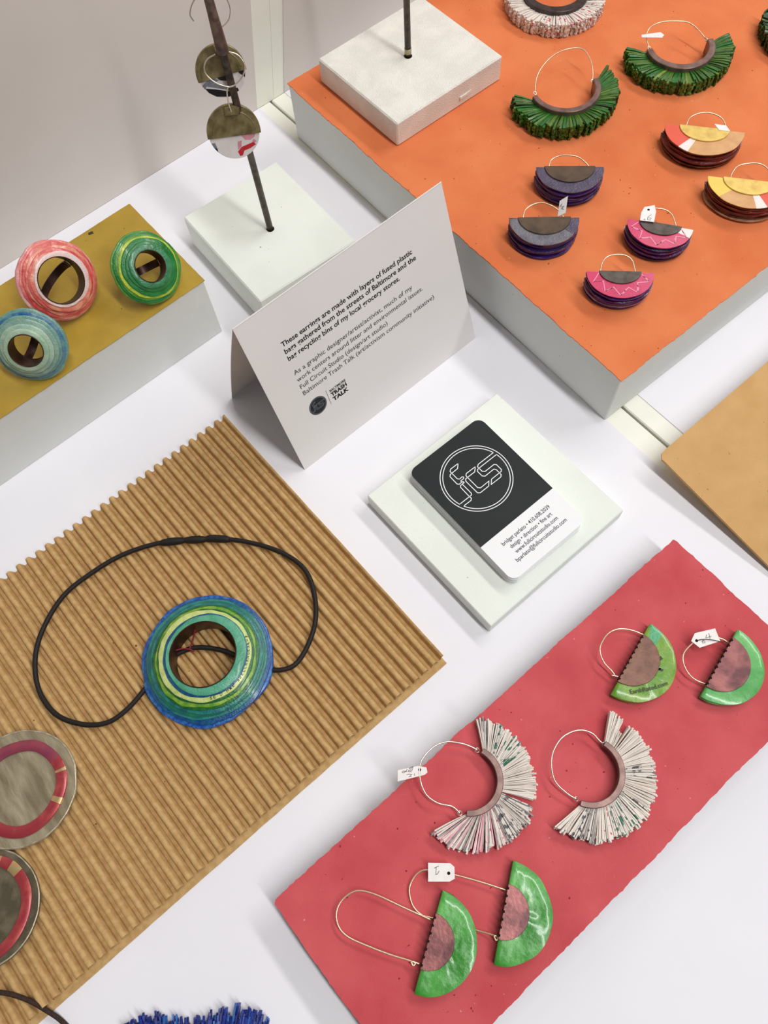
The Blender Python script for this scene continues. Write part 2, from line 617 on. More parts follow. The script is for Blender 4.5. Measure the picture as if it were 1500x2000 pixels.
def sheet_part(name, corner, du, dv, th, bow):
    V, F = [], []
    for s in (0, 1):
        for j in range(nV + 1):
            for i in range(nU + 1):
                a, b = i / nU, j / nV
                p = corner + du * a + dv * b
                nrm = du.cross(dv).normalized()
                p = p + nrm * (bow * math.sin(math.pi * b) + (th if s else 0))
                V.append(tuple(p))
    k = (nU + 1) * (nV + 1)
    for j in range(nV):
        for i in range(nU):
            q = j * (nU + 1) + i
            F.append((q, q + nU + 1, q + nU + 2, q + 1))
            F.append((k + q, k + q + 1, k + q + nU + 2, k + q + nU + 1))
    edge = [i for i in range(nU + 1)] + [j * (nU + 1) + nU for j in range(1, nV + 1)] + [nV * (nU + 1) + i for i in range(nU - 1, -1, -1)] + \
           [j * (nU + 1) for j in range(nV - 1, 0, -1)]
    for i in range(len(edge)):
        a, b = edge[i], edge[(i + 1) % len(edge)]
        F.append((a, b, k + b, k + a))
    return mk(name, V, F, sign_white, t, smooth=False, world=True)


front = sheet_part('front_panel', Vector(panel(0, 0)), TU * W_, TV * H_, 0.35, 0.0)
BV = (Vector((85.0, 280.6, 0.2)) - TL)
BV = BV * (1.0)
back = sheet_part('back_panel', TL, TU * W_, BV, -0.35, 1.2)
para1 = ['These earrings are made with layers of fused plastic', 'bags gathered from the streets of Baltimore and the',
         'bag recycling bins of my local grocery stores.']
para2 = ['As a graphic designer/artist/activist, much of my', 'work centers around litter and environmental issues.',
         'Full Circuit Studio (design/art studio)', 'Baltimore Trash Talk (art/activism community initiative)']


def on_panel(name, vf, m, lab=None, d=0.07):
    v, f = vf
    o = mk(name, [panel(x, -y, d) for x, y, z in v], f, m, front, world=True)
    if lab:
        o['label'] = lab
    return o


L1 = [text_vf(s, 19.6, -y, w, 3.1, 0.018) for s, y, w in zip(para1, (27.1, 31.9, 36.9), (91.2, 92.6, 79.0))]
on_panel('lettering', merge(L1), ink_black, 'bold black opening paragraph')
L2 = [text_vf(s, 19.2, -y, w, 3.0, 0.003) for s, y, w in zip(para2, (47.2, 52.4, 57.7, 62.7), (85.6, 92.0, 63.6, 98.0))]
on_panel('lettering', merge(L2), ink_grey, 'fine dark grey second paragraph')
v, f = prism_vf(arc(24.3, -75.0, 6.0, 0, 360, 48)[:-1], 0, 0)
on_panel('logo_disc', ([q for q in v[:48]], [tuple(range(48))]), logo_navy, 'dark round logo', 0.06)
on_panel('logo_outline', logo_vf(24.3, -75.0, 5.7 / 20.4, 0.2, 0), logo_line_grey, None, 0.1)
on_panel('divider_line', ribbon_vf([(32.2, -69.3), (32.0, -80.2)], 0.22, 0), ink_grey)
TT = [text_vf('BALTIMORE', 34.2, -72.4, 11.6, 1.5, 0.03), text_vf('TRASH', 34.2, -75.9, 11.4, 2.4, 0.045), text_vf('TALK', 34.2, -79.7, 11.4, 2.7, 0.045)]
TT += [ribbon_vf([(34.2, -73.0), (45.8, -73.0)], 0.16, 0)]
on_panel('lettering', merge(TT), ink_black, 'heavy slab lettering beside the logo')

# ------------------------------------------------------------------ boards
PZ = 16.0
t = thing('display_board', 'raised board covered with deep pink handmade paper', 'board', (-64.2, -65.6, 0), 0.2)
PW, PH = 274.6, 101.0
prism('backing', ragged([(0.5, 0.5), (PW - .5, 0.5), (PW - .8, PH - 1.2), (1.8, PH - 1.2), (0.5, PH - 2.4)], 0.3, 4, 2), 12.8, 15.5, grey_board, t)
prism('paper_top', ragged([(0, 0), (PW, 0), (PW, PH - 0.8), (PW - 0.8, PH), (1.5, PH), (0, PH - 1.5)], 1.0, 1.8, 7), 15.52, PZ, pink_paper, t)
box('riser', 32, 26, 0, PW - 32, PH - 26, 12.8, block_side, t)

t = thing('display_board', 'kraft brown board propped up at the right edge of the table', 'board', (242.2, 76.2, 0), 0)
tilt = math.atan2(10.8, 83.0)


def kraft(y, z):   # y = distance forward along the board
    return (-y * math.cos(tilt) + z * math.sin(tilt) * 0, 15.0 - y * math.sin(tilt) + z)


KV = [(0.0, -3.0), (2.6, -0.3), (6, 0), (190, 0), (190, -112), (0.0, -112), (0.2, -6)]
v, f = prism_vf(KV, -1.8, 0)
mk('panel', [(x, y * math.cos(tilt), 15.0 + y * math.sin(tilt) + z) for x, y, z in v], f, kraft_paper, t)
box('prop', 40, -30, 0, 150, -18, 8.5, block_side, t)

# corrugated cardboard
t = thing('corrugated_sheet', 'brown corrugated cardboard sheet under the blue and green necklace', 'cardboard', (-230.0, 69.2, 0), 0.47)
CX, CY, PITCH = 305.0, 199.0, 6.4
prism('liner', ragged([(-1, -3.4), (CX - 0.6, -3.4), (CX - 0.6, CY - 1), (-1, CY - 1)], 0.3, 5, 8), 0.02, 0.9, corrugated_paper, t)
nx = int(CX / PITCH * 20)
ny = 14
V, F = [], []
for s in (0, 1):
    for j in range(ny + 1):
        for i in range(nx + 1):
            x = CX * i / nx
            y = CY * j / ny
            tt = abs(((CX - x) / PITCH + 0.5) % 1.0 - 0.5) * 2
            wv = 1 - 0.12 * (tt / 0.42) ** 2 if tt < 0.42 else (0.88 - 0.84 * (tt - 0.42) / 0.34 if tt < 0.76 else 0.04 * (1 - (tt - 0.76) / 0.24))
            z = 0.5 + 5.1 * wv + 0.12 * nz(x * 0.15, y * 0.05)
            xo = 0.25 * nz(y * 0.03, x * 0.02, 4)
            ye = 0.35 * nz(x * 0.35, j * 7.0) if j in (0, ny) else 0
            V.append((x + xo, y + ye, z - (0.4 if s else 0)))
k = (nx + 1) * (ny + 1)
for j in range(ny):
    for i in range(nx):
        q = j * (nx + 1) + i
        F.append((q, q + 1, q + nx + 2, q + nx + 1))
        F.append((k + q, k + q + nx + 1, k + q + nx + 2, k + q + 1))
edge = list(range(nx + 1)) + [j * (nx + 1) + nx for j in range(1, ny + 1)] + [ny * (nx + 1) + i for i in range(nx - 1, -1, -1)] + \
    [j * (nx + 1) for j in range(ny - 1, 0, -1)]
for i in range(len(edge)):
    a, b = edge[i], edge[(i + 1) % len(edge)]
    F.append((b, a, k + a, k + b))
smooth_angle(mk('fluted_face', V, F, corrugated_paper, t), 60)
CZ = 5.6


# ------------------------------------------------------------------ layered plastic doughnuts
def annulus(name, parent, ri, ro, z0, z1, off, m, wob=0.03, seed=0.0, seg=110, zw=0.25):
    V, F = [], []
    prof = 6
    for i in range(seg):
        a = 2 * math.pi * i / seg
        ca_, sa_ = math.cos(a), math.sin(a)
        w = 1 + wob * (nz(ca_ * 1.6, sa_ * 1.6, seed) + 0.5 * nz(ca_ * 5, sa_ * 5, seed + 9))
        dz = zw * nz(ca_ * 3, sa_ * 3, seed + 20)
        R = ro * w
        pr = [(ri, z0), (R - 0.35, z0), (R, z0 + 0.3), (R + 0.05, z1 - 0.45 + dz), (R - 0.45, z1 + dz), (ri, z1)]
        for r, z in pr:
            f_ = (r - ri) / max(R - ri, 0.1)
            V.append((ca_ * r + off[0] * f_, sa_ * r + off[1] * f_, z))
    for i in range(seg):
        j = (i + 1) % seg
        for s in range(prof):
            s2 = (s + 1) % prof
            F.append((i * prof + s, j * prof + s, j * prof + s2, i * prof + s2))
    return smooth_angle(mk(name, V, F, m, parent), 50)


def pipe(name, parent, ro, ri, z0, z1, m, seg=64):
    V, F = [], []
    for i in range(seg):
        a = 2 * math.pi * i / seg
        for r, z in ((ro, z0), (ro, z1 - 0.15), (ro - 0.15, z1), (ri + 0.15, z1), (ri, z1 - 0.15), (ri, z0)):
            V.append((r * math.cos(a), r * math.sin(a), z))
    for i in range(seg):
        j = (i + 1) % seg
        for s in range(6):
            s2 = (s + 1) % 6
            F.append((i * 6 + s, j * 6 + s, j * 6 + s2, i * 6 + s2))
    return smooth_angle(mk(name, V, F, m, parent), 40)


P_blue = plastic('plastic_blue', (16, 68, 158), (56, 122, 186), 500)
P_dblue = plastic('plastic_deep_blue', (14, 66, 128), (24, 98, 130), 300)
P_teal = plastic('plastic_teal', (26, 104, 112), (44, 138, 126), 240)
P_bluegreen = plastic('plastic_blue_green', (22, 96, 96), (30, 120, 74), 220)
P_dgreen = plastic('plastic_dark_green', (12, 84, 50), (38, 116, 34), 220)
P_lime = plastic('plastic_lime', (88, 146, 40), (150, 182, 66), 200)
P_cream = plastic('plastic_pale_lime', (206, 218, 140), (178, 196, 108), 240)
P_green = plastic('plastic_sea_green', (64, 148, 112), (92, 168, 138), 180)

t = thing('necklace', 'blue and green layered ring pendant on a looped black cord', 'necklace', (-21.7, 152.0, 0))
IR = Vector((0.763, -0.645))
stack = [(35.4, 5.2, 8.6, P_blue, 0.0, 0.035), (33.8, 8.4, 10.4, P_dblue, 0.1, 0.03), (32.4, 10.2, 11.8, P_teal, 0.1, 0.03),
         (31.0, 11.6, 13.2, P_bluegreen, 0.2, 0.03), (29.8, 13.0, 14.4, P_teal, 0.3, 0.03), (28.3, 14.2, 15.6, P_dgreen, 0.3, 0.03),
         (27.0, 15.4, 16.7, P_lime, 0.4, 0.04), (25.6, 16.5, 17.9, P_dgreen, 0.6, 0.03), (24.6, 17.7, 19.0, P_cream, 0.2, 0.03),
         (22.3, 18.8, 20.0, P_dblue, 0.8, 0.02), (21.3, 19.8, 21.4, P_green, 1.5, 0.02)]
stack = [(ro, 5.7 + (z0 - 5.2) * 0.82, 5.7 + (z1 - 5.2) * 0.82, m, sh, wb) for ro, z0, z1, m, sh, wb in stack]
for i, (ro, z0, z1, m, sh, wb) in enumerate(stack):
    annulus('layer', t, 17.75, ro, z0, z1, (IR.x * sh, IR.y * sh), m, wb, i * 2.3 + 0.4)
pipe('copper_tube', t, 17.75, 17.2, 5.7, 19.5, copper_dark)
cord = [(11.3, 119.3), (29.0, 126.2), (41.1, 138.5), (48.5, 155.7), (46.3, 171.7), (37.2, 188.7), (23.6, 204.9), (9.7, 215.8), (-4.8, 226.0),
        (-24.4, 233.7), (-43.6, 236.1), (-63.0, 235.0), (-81.7, 225.9), (-93.7, 213.8), (-100.5, 197.8), (-100.1, 181.4), (-92.4, 167.9),
        (-81.7, 159.7), (-69.5, 158.6), (-56.3, 161.4), (-44, 165.6), (-36.5, 166.2), (-23.9, 162.3), (-14.0, 152.3), (-8.8, 142.9), (-2.0, 128)]
zc = [6.9] * len(cord)
tube('cord', [(x, y, z) for (x, y), z in zip(cord, zc)], 1.35, black_rubber, t, k=6, seg=10, world=True, closed=True)
cl = catmull([(27.5, 200.6, 7.0), (20.8, 207.3, 7.0), (15.5, 211.2, 7.0), (9.7, 215.8, 7.0), (3.0, 220.7, 7.0), (-3.5, 225.0, 7.0)], 6)
tube('clasp', cl, 1.8, black_rubber, t, k=1, seg=12, world=True,
     radii=[1.5 + 0.75 * abs(math.sin(math.pi * (i / (len(cl) - 1)) * 3)) ** 0.6 for i in range(len(cl))])
tube('red_thread', [(-34.0, 166.5, 12), (-29.0, 165.0, 10), (-26.3, 162.6, 8.8), (-25.0, 160.2, 8.3)], 0.4, red_thread, t, world=True)
tube('red_thread', [(-26.3, 162.6, 8.8), (-22.0, 165.5, 9.0), (-17.5, 168.2, 12)], 0.45, red_thread, t, world=True)
# printed scrap on the pale layer: small dark capitals running round the lower right
chars = 'SE D HIE SDELCHANGES(O)'
V = []
for i, ch in enumerate(chars):
    if ch == ' ':
        continue
    a = math.radians(-116 + i * 4.5)
    tv, tf = text_vf(ch, -0.55, -0.7, 1.15, 1.5, 0.01)
    r = 23.3
    rot = a - math.pi / 2
    V.append(([(0.15 * IR.x + math.cos(a) * r + (-x) * math.cos(rot) - (-y) * math.sin(rot),
                0.15 * IR.y + math.sin(a) * r + (-x) * math.sin(rot) + (-y) * math.cos(rot), 5.7 + (19.32 - 5.2) * 0.82) for x, y, z in tv], tf))
v, f = merge(V)
mk('printed_letters', v, f, mat('letter_ink', (40, 62, 22), rough=0.5), t)


# finger rings standing on the gold paper
def finger_ring(label, loc, n, ri, stack, seed):
    n = Vector(n).normalized()
    x = Vector((0.763, -0.645, -0.048))
    x = (x - n * x.dot(n)).normalized()
    y = n.cross(x)
    t = thing('finger_ring', label, 'ring', loc, basis=(x, y, n), group='layered plastic rings on the gold block')
    for i, (ro, z0, z1, m, ox, oy, wb) in enumerate(stack):
        annulus('layer', t, ri + 0.45, ro, z0, z1, (ox, oy), m, wb, seed + i * 3.7, seg=96)
    ztop = stack[-1][2]
    pipe('copper_tube', t, ri + 0.5, ri, -1.0, ztop + 0.5, copper_dark)
    # shank: a flat band bent round the finger, behind the disc
    V, F = [], []
    rb, w = 9.3, 2.2
    a0 = math.radians(seed * 37 % 60 + 15)
    ux, uy = math.cos(a0), math.sin(a0)
    K = 32
    for i in range(K + 1):
        a = math.pi * (1.0 + i / K) if ri > 10 else math.pi * (0.95 + 1.1 * i / K)
        sx = (ri - 0.2) / rb if ri > 10 else 1.0
        for r in (rb, rb - 0.9):
            for s in (-w, w):
                px, pz = r * math.cos(a) * sx, -1.0 + r * 1.15 * math.sin(a)
                V.append((px * ux - s * uy, px * uy + s * ux, pz))
    for i in range(K):
        b, c = i * 4, i * 4 + 4
        F += [(b, b + 1, c + 1, c), (b + 3, b + 2, c + 2, c + 3), (b + 1, b + 3, c + 3, c + 1), (b + 2, b, c, c + 2)]
    F += [(0, 2, 3, 1), (K * 4, K * 4 + 1, K * 4 + 3, K * 4 + 2)]
    smooth_angle(mk('shank', V, F, copper_dark, t), 40)
    return t


R1 = plastic('plastic_blush', (222, 176, 170), (206, 96, 100), 160)
R2 = plastic('plastic_red', (204, 62, 70), (224, 120, 110), 160)
R3 = plastic('plastic_peach', (228, 160, 128), (214, 92, 88), 140)
R4 = plastic('plastic_rose', (212, 92, 96), (232, 150, 130), 170)
R5 = plastic('plastic_shell', (224, 206, 206), (230, 190, 180), 140)
finger_ring('red and blush layered plastic ring with a wide copper centre', (41.9, 366.6, 69.3), (0.159, -0.794, 0.588), 12.6,
            [(22.4, 0, 2.2, R1, 0, 0, .05), (21.6, 2.0, 3.4, R4, .2, 0, .05), (20.5, 3.2, 4.6, R2, .4, 0.2, .05), (19.1, 4.4, 5.8, R3, .6, 0.2, .06),
             (17.9, 5.6, 6.9, R2, .6, 0.3, .06), (16.6, 6.7, 7.9, R3, .4, -.5, .06), (15.2, 7.7, 8.8, R5, .5, .6, .04)], 1.0)
G1 = plastic('ring_green_edge', (64, 132, 40), (96, 150, 60), 200)
G2 = plastic('ring_green_lime', (196, 206, 62), (140, 176, 40), 160)
G3 = plastic('ring_green_deep', (14, 108, 40), (34, 130, 60), 160)
G4 = plastic('ring_green_sea', (60, 132, 92), (34, 110, 62), 200)
finger_ring('bright green layered plastic ring near the corner of the gold block', (86.1, 342.9, 65.0), (0.142, -0.703, 0.697), 8.6,
            [(20.3, 0, 1.8, G1, 0, 0, .04), (19.5, 1.6, 3.0, G3, .1, 0, .04), (18.5, 2.8, 4.0, G1, .2, 0, .04), (17.4, 3.8, 5.0, G2, .4, 0, .04),
             (16.2, 4.8, 6.2, G3, .6, .1, .03), (13.9, 6.0, 7.6, G3, .4, .1, .03), (12.2, 7.4, 9.0, G4, .2, 0, .03)], 2.0)
T1 = plastic('ring_teal_edge', (98, 146, 140), (128, 166, 150), 220)
T2 = plastic('ring_teal_blue', (30, 92, 150), (110, 150, 150), 120)
T3 = plastic('ring_teal_grey', (142, 172, 156), (112, 150, 140), 180)
T4 = plastic('ring_teal_pale', (168, 192, 170), (140, 176, 160), 180)
T5 = plastic('ring_teal_mint', (150, 182, 152), (176, 198, 176), 150)
finger_ring('pale teal layered plastic ring leaning against the red ring', (8.3, 340.4, 67.2), (-0.416, -0.716, 0.563), 8.8,
            [(20.4, 0, 2.0, T1, 0, 0, .03), (19.0, 1.8, 3.4, T2, 0, 0, .03), (17.6, 3.2, 4.8, T1, 0, 0, .03), (16.2, 4.6, 6.4, T3, 0, 0, .03),
             (14.0, 6.2, 8.2, T4, 0, 0, .03), (11.8, 8.0, 10.4, T5, 0, 0, .02)], 3.0)


# ------------------------------------------------------------------ silver brooches on the cardboard
def brooch(label, loc, R, ring, seed, body_m, enamel, gaps, rough_seed, tiltv=(0, 0)):
    nrm = Vector((tiltv[0], tiltv[1], 1)).normalized()
    x = (Vector((1, 0, 0)) - nrm * nrm.x).normalized()
    t = thing('brooch', label, 'brooch', loc, basis=(x, nrm.cross(x), nrm), group='round silver brooches on the cardboard')
    seg = 96
    V, F = [], []
    prof = [(0.0, 0.9), (0.62, 1.0), (0.8, 1.3), (0.97, 2.2), (1.0, 2.1), (1.0, 1.5), (0.9, 0.6), (0.0, 0.1)]
    m = len(prof)
    for i in range(seg):
        a = 2 * math.pi * i / seg
        w = R * (1 + 0.05 * nz(math.cos(a) * 1.1, math.sin(a) * 1.1, rough_seed) + 0.012 * nz(math.cos(a) * 5, math.sin(a) * 5, rough_seed + 3))
        for r, z in prof:
            V.append((w * r * math.cos(a), w * r * math.sin(a), z + (0.25 * nz(math.cos(a) * 2, math.sin(a) * 2, rough_seed) if r > .9 else 0)))
    for i in range(seg):
        j = (i + 1) % seg
        for s in range(m - 1):
            F.append((i * m + s, j * m + s, j * m + s + 1, i * m + s + 1))
    smooth_angle(mk('dish', V, F, body_m, t), 50)
    rim = []
    for i in range(seg):
        q = V[i * m + 3]
        rim.append((q[0] * 1.01, q[1] * 1.01, q[2] - 0.1))
    tube('rim', rim, 0.42, bright_silver, t, k=1, seg=6, closed=True)
    r0, r1 = ring
    V, F, MI = [], [], []
    for i in range(seg):
        a = 2 * math.pi * i / seg
        w = 1 + 0.05 * nz(math.cos(a) * 1.3, math.sin(a) * 1.3, rough_seed + 7)
        for r, z in ((r0, 1.0), (r0, 2.0), (r0 + 0.3, 2.2), (r1 - 0.3, 2.35), (r1, 2.1), (r1, 1.0)):
            V.append((w * r * math.cos(a), w * r * math.sin(a), z))
    for i in range(seg):
        j = (i + 1) % seg
        deg = 360 * i / seg
        mi = 0
        for g0, g1, k in gaps:
            if g0 <= deg < g1:
                mi = k
        for s in range(5):
            F.append((i * 6 + s, j * 6 + s, j * 6 + s + 1, i * 6 + s + 1))
            MI.append(mi)
    o = mk('enamel_ring', [(x_, y_, z_) for x_, y_, z_ in V], F, enamel, t, midx=MI)
    smooth_angle(o, 50)
    return t


brooch('pale silver dish brooch with a red enamel ring, next to the black cord', (-133, 161, CZ + 0.1), 29.2, (18.2, 23.8), 1, old_silver,
       [enamel_red, enamel_plum, enamel_gold], [(0, 110, 1), (300, 305, 2), (338, 343, 2)], 1.0)
brooch('dark silver dish brooch with a red enamel ring below the pale one', (-175.5, 124.0, CZ + 0.6), 28.0, (19.0, 24.0), 2, old_silver_dark,
       [enamel_red, enamel_plum, enamel_gold], [(34, 40, 2), (6, 22, 2)], 5.0, (0.03, 0.05))

# brown cord running off the corner of the cardboard
t = thing('brown_cord', 'dark brown cord crossing the near edge of the corrugated cardboard', 'cord', (-179, 78, CZ))
tube('strand', [(-215, 104, 6.8), (-200, 98, 6.8), (-187, 88.4, 6.8), (-179, 78.2, 6.0), (-174.2, 67.6, 4.0), (-171.7, 58.9, 1.6), (-170, 46, 1.3), (-171, 28, 1.3)],
     1.15, brown_cord_mat, t, k=8, seg=10, world=True)


# ------------------------------------------------------------------ half-disc earrings
def half_outline(R, wob=0.0, seed=0.0, n=40, depth=1.0, dy=0.0):
    o = []
    for i in range(n + 1):
        a = math.pi * i / n
        w = R * (1 + wob * nz(math.cos(a) * 2.5, math.sin(a) * 2.5, seed))
        o.append((w * math.cos(a), w * math.sin(a) * depth + dy))
    return o


def sector_plate(name, parent, R, z0, z1, sectors, mats, wob=0.0, seed=0.0, depth=1.0):
    """half disc cut into coloured sectors (a0, a1, material index)"""
    V, F, MI = [], [], []
    for a0, a1, k in [(180 - q[1], 180 - q[0], q[2]) for q in sectors]:
        n = max(3, int((a1 - a0) / 5))
        b = len(V)
        pts = [(0, 0)]
        for i in range(n + 1):
            a = math.radians(a0 + (a1 - a0) * i / n)
            w = R * (1 + wob * nz(math.cos(a) * 2.5, math.sin(a) * 2.5, seed))
            pts.append((w * math.cos(a), w * math.sin(a) * depth))
        pv, pf = prism_vf(pts, z0, z1)
        V += pv
        for q in pf:
            F.append(tuple(i + b for i in q))
            MI.append(k)
    return mk(name, V, F, mats, parent, midx=MI)


def wire(parent, pts, m=gold_wire, r=0.42):
    return tube('ear_wire', pts, r, m, parent, k=8, seg=8, world=True)


def scribble(parent, strokes, w=0.28):
    P = []
    for s in strokes:
        v, f = ribbon_vf([(p[0], p[1]) for p in s], w, 0)
        zz = []
        for i, p in enumerate(s):
            zz += [p[2], p[2]]
        P.append(([(a[0], a[1], z) for a, z in zip(v, zz)], f))
    v, f = merge(P)
    return mk('handwriting', v, f, pencil, parent, world=True)


def price_tag(label, pts, hole=None, strokes=None, cut=None):
    z = [p[2] for p in pts]
    cx = sum(p[0] for p in pts) / len(pts)
    cy = sum(p[1] for p in pts) / len(pts)
    t = thing('price_tag', label, 'tag', (cx, cy, min(z)), group='small white price tags')
    n = len(pts)
    V = [(p[0], p[1], p[2] - 0.25) for p in pts] + [tuple(p) for p in pts]
    F = [tuple(range(n - 1, -1, -1)), tuple(range(n, 2 * n))] + [(i, (i + 1) % n, n + (i + 1) % n, n + i) for i in range(n)]
    # outlines come clockwise or anticlockwise: make the top face look up
    a = sum(pts[i][0] * pts[(i + 1) % n][1] - pts[(i + 1) % n][0] * pts[i][1] for i in range(n))
    if a < 0:
        F = [tuple(reversed(q)) for q in F]
    mk('paper', V, F, tag_paper, t, world=True)
    if hole:
        mk('punched_hole', [(hole[0] + 0.75 * math.cos(k * math.pi / 8), hole[1] + 0.75 * math.sin(k * math.pi / 8), hole[2] + 0.04) for k in range(16)],
           [tuple(range(16))], dark_hole, t, world=True)
    if strokes:
        scribble(t, strokes)
    return t


# --- green ones on the pink board
EG1 = plastic('leaf_green', (98, 182, 86), (44, 134, 32), 70, rough=0.36, bump=0.55, bs=260, con=(0.35, 0.65), coat=0.4)
EG2 = plastic('leaf_olive', (136, 172, 56), (92, 146, 28), 90, rough=0.36, bump=0.6, bs=260, con=(0.35, 0.65), coat=0.35)
EG3 = plastic('leaf_mint', (112, 190, 106), (66, 158, 70), 70, rough=0.36, bump=0.5, bs=220, con=(0.35, 0.65), coat=0.4)
EGd = plastic('leaf_dark', (40, 112, 26), (28, 92, 24), 200, rough=0.35, bump=0.6)
EGt = plastic('leaf_tip', (92, 176, 130), (80, 168, 110), 120, rough=0.3, bump=0.6)


def green_half(label, mid, rot, R, Rm, top_m, plate_m, wire_pts, wob, seed, sectors=None, th=5.6, depth=1.0):
    t = thing('half_disc_earring', label, 'earring', (mid[0], mid[1], PZ), rot, 'green half disc earrings on the pink board')
    k = 4
    for i in range(k):
        z0 = th * i / (k + 1)
        z1 = th * (i + 1) / (k + 1) + 0.05
        o = prism('layer', half_outline(R * (0.985 + 0.015 * math.sin(i * 2.1 + seed)), wob, seed + i, depth=depth), z0, z1, EGd if i < 2 else top_m, t, ch=0.15)
    zt = th
    # crinkled top film with a soft edge
    out = half_outline(R, wob, seed + 9, 48, depth)
    rings = 9
    V, F, MI = [], [], []
    n = len(out)
    c = (0, R * 0.38)
    mats = [top_m] + ([sectors[0]] if sectors else [])
    for rr in range(rings + 1):
        s = rr / rings
        for x, y in out:
            px, py = c[0] + (x - c[0]) * s, c[1] + (y - c[1]) * s
            z = zt + 0.45 * nz(px * 0.16, py * 0.16, seed) * (1 - s ** 6) + 0.22 * nz(px * 0.5, py * 0.5, seed + 4) * (1 - s ** 6) - (0.55 if s > 0.999 else 0)
            V.append((px, py, z))
    for x, y in out:
        V.append((x, y, zt * 0.8))
    for rr in range(rings + 1):
        for i in range(n):
            j = (i + 1) % n
            F.append((rr * n + i, rr * n + j, (rr + 1) * n + j, (rr + 1) * n + i))
            ang = math.degrees(math.atan2(out[i][1], out[i][0]))
            MI.append(1 if sectors and ang > sectors[1] and i < n - 1 else 0)
    smooth_angle(mk('top_film', V, F, mats, t, midx=MI), 60)
    plate = prism('copper_plate', half_outline(Rm, 0.01, seed, 36, dy=-0.3), zt - 0.2, zt + 0.75, plate_m, t, ch=0.2)
    T_ = []
    q = int(Rm * 2 / 3.1)
    for i in range(q):
        x = -Rm + 1.8 + i * (2 * Rm - 3.6) / (q - 1)
        T_.append(prism_vf([(x - 0.75, -0.75), (x + 0.75, -0.75), (x + 0.45, 0.35), (x - 0.45, 0.35)], zt - 0.9, zt + 0.8))
    v, f = merge(T_)
    mk('stitches', v, f, dark_hole, plate)
    wire(t, wire_pts)
    return t


W_E1 = [(-13.0, -17.6, 19.5), (-19.4, -5.4, 19.4), (-25.2, 5.9, 19.2), (-29.5, 11.9, 19.1), (-33.6, 14.4, 19.1), (-39.5, 14.7, 19.0), (-44.3, 12.3, 19.0), (-47.0, 7.3, 19.0), (-46.3, 1.3, 19.1), (-41.6, -7.6, 19.1), (-36.1, -16.6, 19.2), (-31.1, -23.7, 19.4), (-29.9, -26.0, 19.5), (-31.2, -26.2, 19.6), (-30.6, -24.6, 19.6), (-28.6, -27.6, 19.3)]
W_E2 = [(21.6, -30.9, 19.5), (14.6, -20.2, 19.1), (7.6, -10.5, 18.8), (-0.2, -1.3, 18.4), (-4.6, 0.8, 18.0), (-9.7, -0.1, 17.6), (-13.2, -2.8, 17.2), (-15.6, -8.2, 16.8), (-15.0, -13.4, 16.5), (-12.5, -17.0, 16.45), (-6.2, -25.7, 16.45), (-0.5, -33.6, 16.8), (4.3, -40.3, 18.5), (5.2, -42.4, 19.3), (3.9, -42.6, 19.5), (4.6, -40.8, 19.5), (6.2, -43.4, 19.2)]
W_E3 = [(157.1, 10.2, 19.5), (154.3, 15.4, 20.5), (149.4, 20.5, 21.3), (143.2, 22.4, 21.8), (136.2, 20.8, 22.0), (132.8, 17.9, 21.8), (130.9, 13.1, 21.3), (131.0, 7.9, 20.5), (130.6, 5.6, 20.0), (129.6, 6.4, 19.8), (131.8, 3.8, 19.5)]
W_E4 = [(186.2, -20.8, 19.5), (185.0, -17.1, 20.4), (181.5, -12.6, 21.1), (176.6, -9.4, 21.7), (170.8, -8.7, 22.0), (164.9, -9.1, 22.0), (161.2, -11.5, 21.7), (158.9, -16.3, 21.1), (158.9, -21.4, 20.4), (161.7, -27.2, 19.5)]
green_half('green half disc earring on an untagged long loop wire on the pink board', (-19.4, -23.3), -148.6, 21.7, 11.8, EG1, copper_red, W_E1, 0.02, 1.0)
green_half('green half disc earring on a long tagged wire beside the board edge', (14.5, -36.2), -145.0, 21.8, 11.7, EG1, copper_red, W_E2, 0.02, 2.0)
e3 = green_half('olive green half disc earring printed with a web address', (142.7, 6.2), -163.7, 21.6, 14.4, EG2, copper, W_E3, 0.02, 3.0, sectors=(EGt, 158), depth=1.05)
green_half('mint green half disc earring with a reddish copper plate and tag', (174.4, -23.9), -165.4, 20.6, 15.1, EG3, copper_red, W_E4, 0.02, 4.0, depth=1.07)
# print on the olive one
a, b = Vector((129.3, -6.0)), Vector((146.5, -14.9))
d = (b - a).normalized()
V = []
s = 'EarthRated.com'
L = (b - a).length
tv, tf = text_vf(s, 0, 0, L, 2.1, 0.012)
out = []
for x, y, z in tv:
    bend = -1.5 * (x / L) * (1 - x / L) * 4 * 0.35
    p = a + d * x + Vector((-d.y, d.x)) * (y + bend)
    out.append((p.x, p.y, PZ + 6.15))
ink = mat('print_ink', (44, 56, 22), rough=0.5)
mk('printed_letters', out, tf, ink, e3, world=True)
P = [ribbon_vf([(131.6, -0.6), (133.0, -2.4)], 1.0, PZ + 6.1), ribbon_vf([(131.4, -1.8), (135.2, -3.0), (139.0, -4.6)], 0.7, PZ + 6.1),
     ribbon_vf([(144.0, -5.4), (147.4, -6.4), (149.8, -7.0)], 0.8, PZ + 6.15), ribbon_vf([(148.6, -5.8), (150.0, -8.4)], 1.1, PZ + 6.15),
     ribbon_vf([(152.6, -3.2), (154.4, -3.6)], 1.8, PZ + 6.1)]
v, f = merge(P)
mk('bone_print', v, f, ink, e3, world=True)

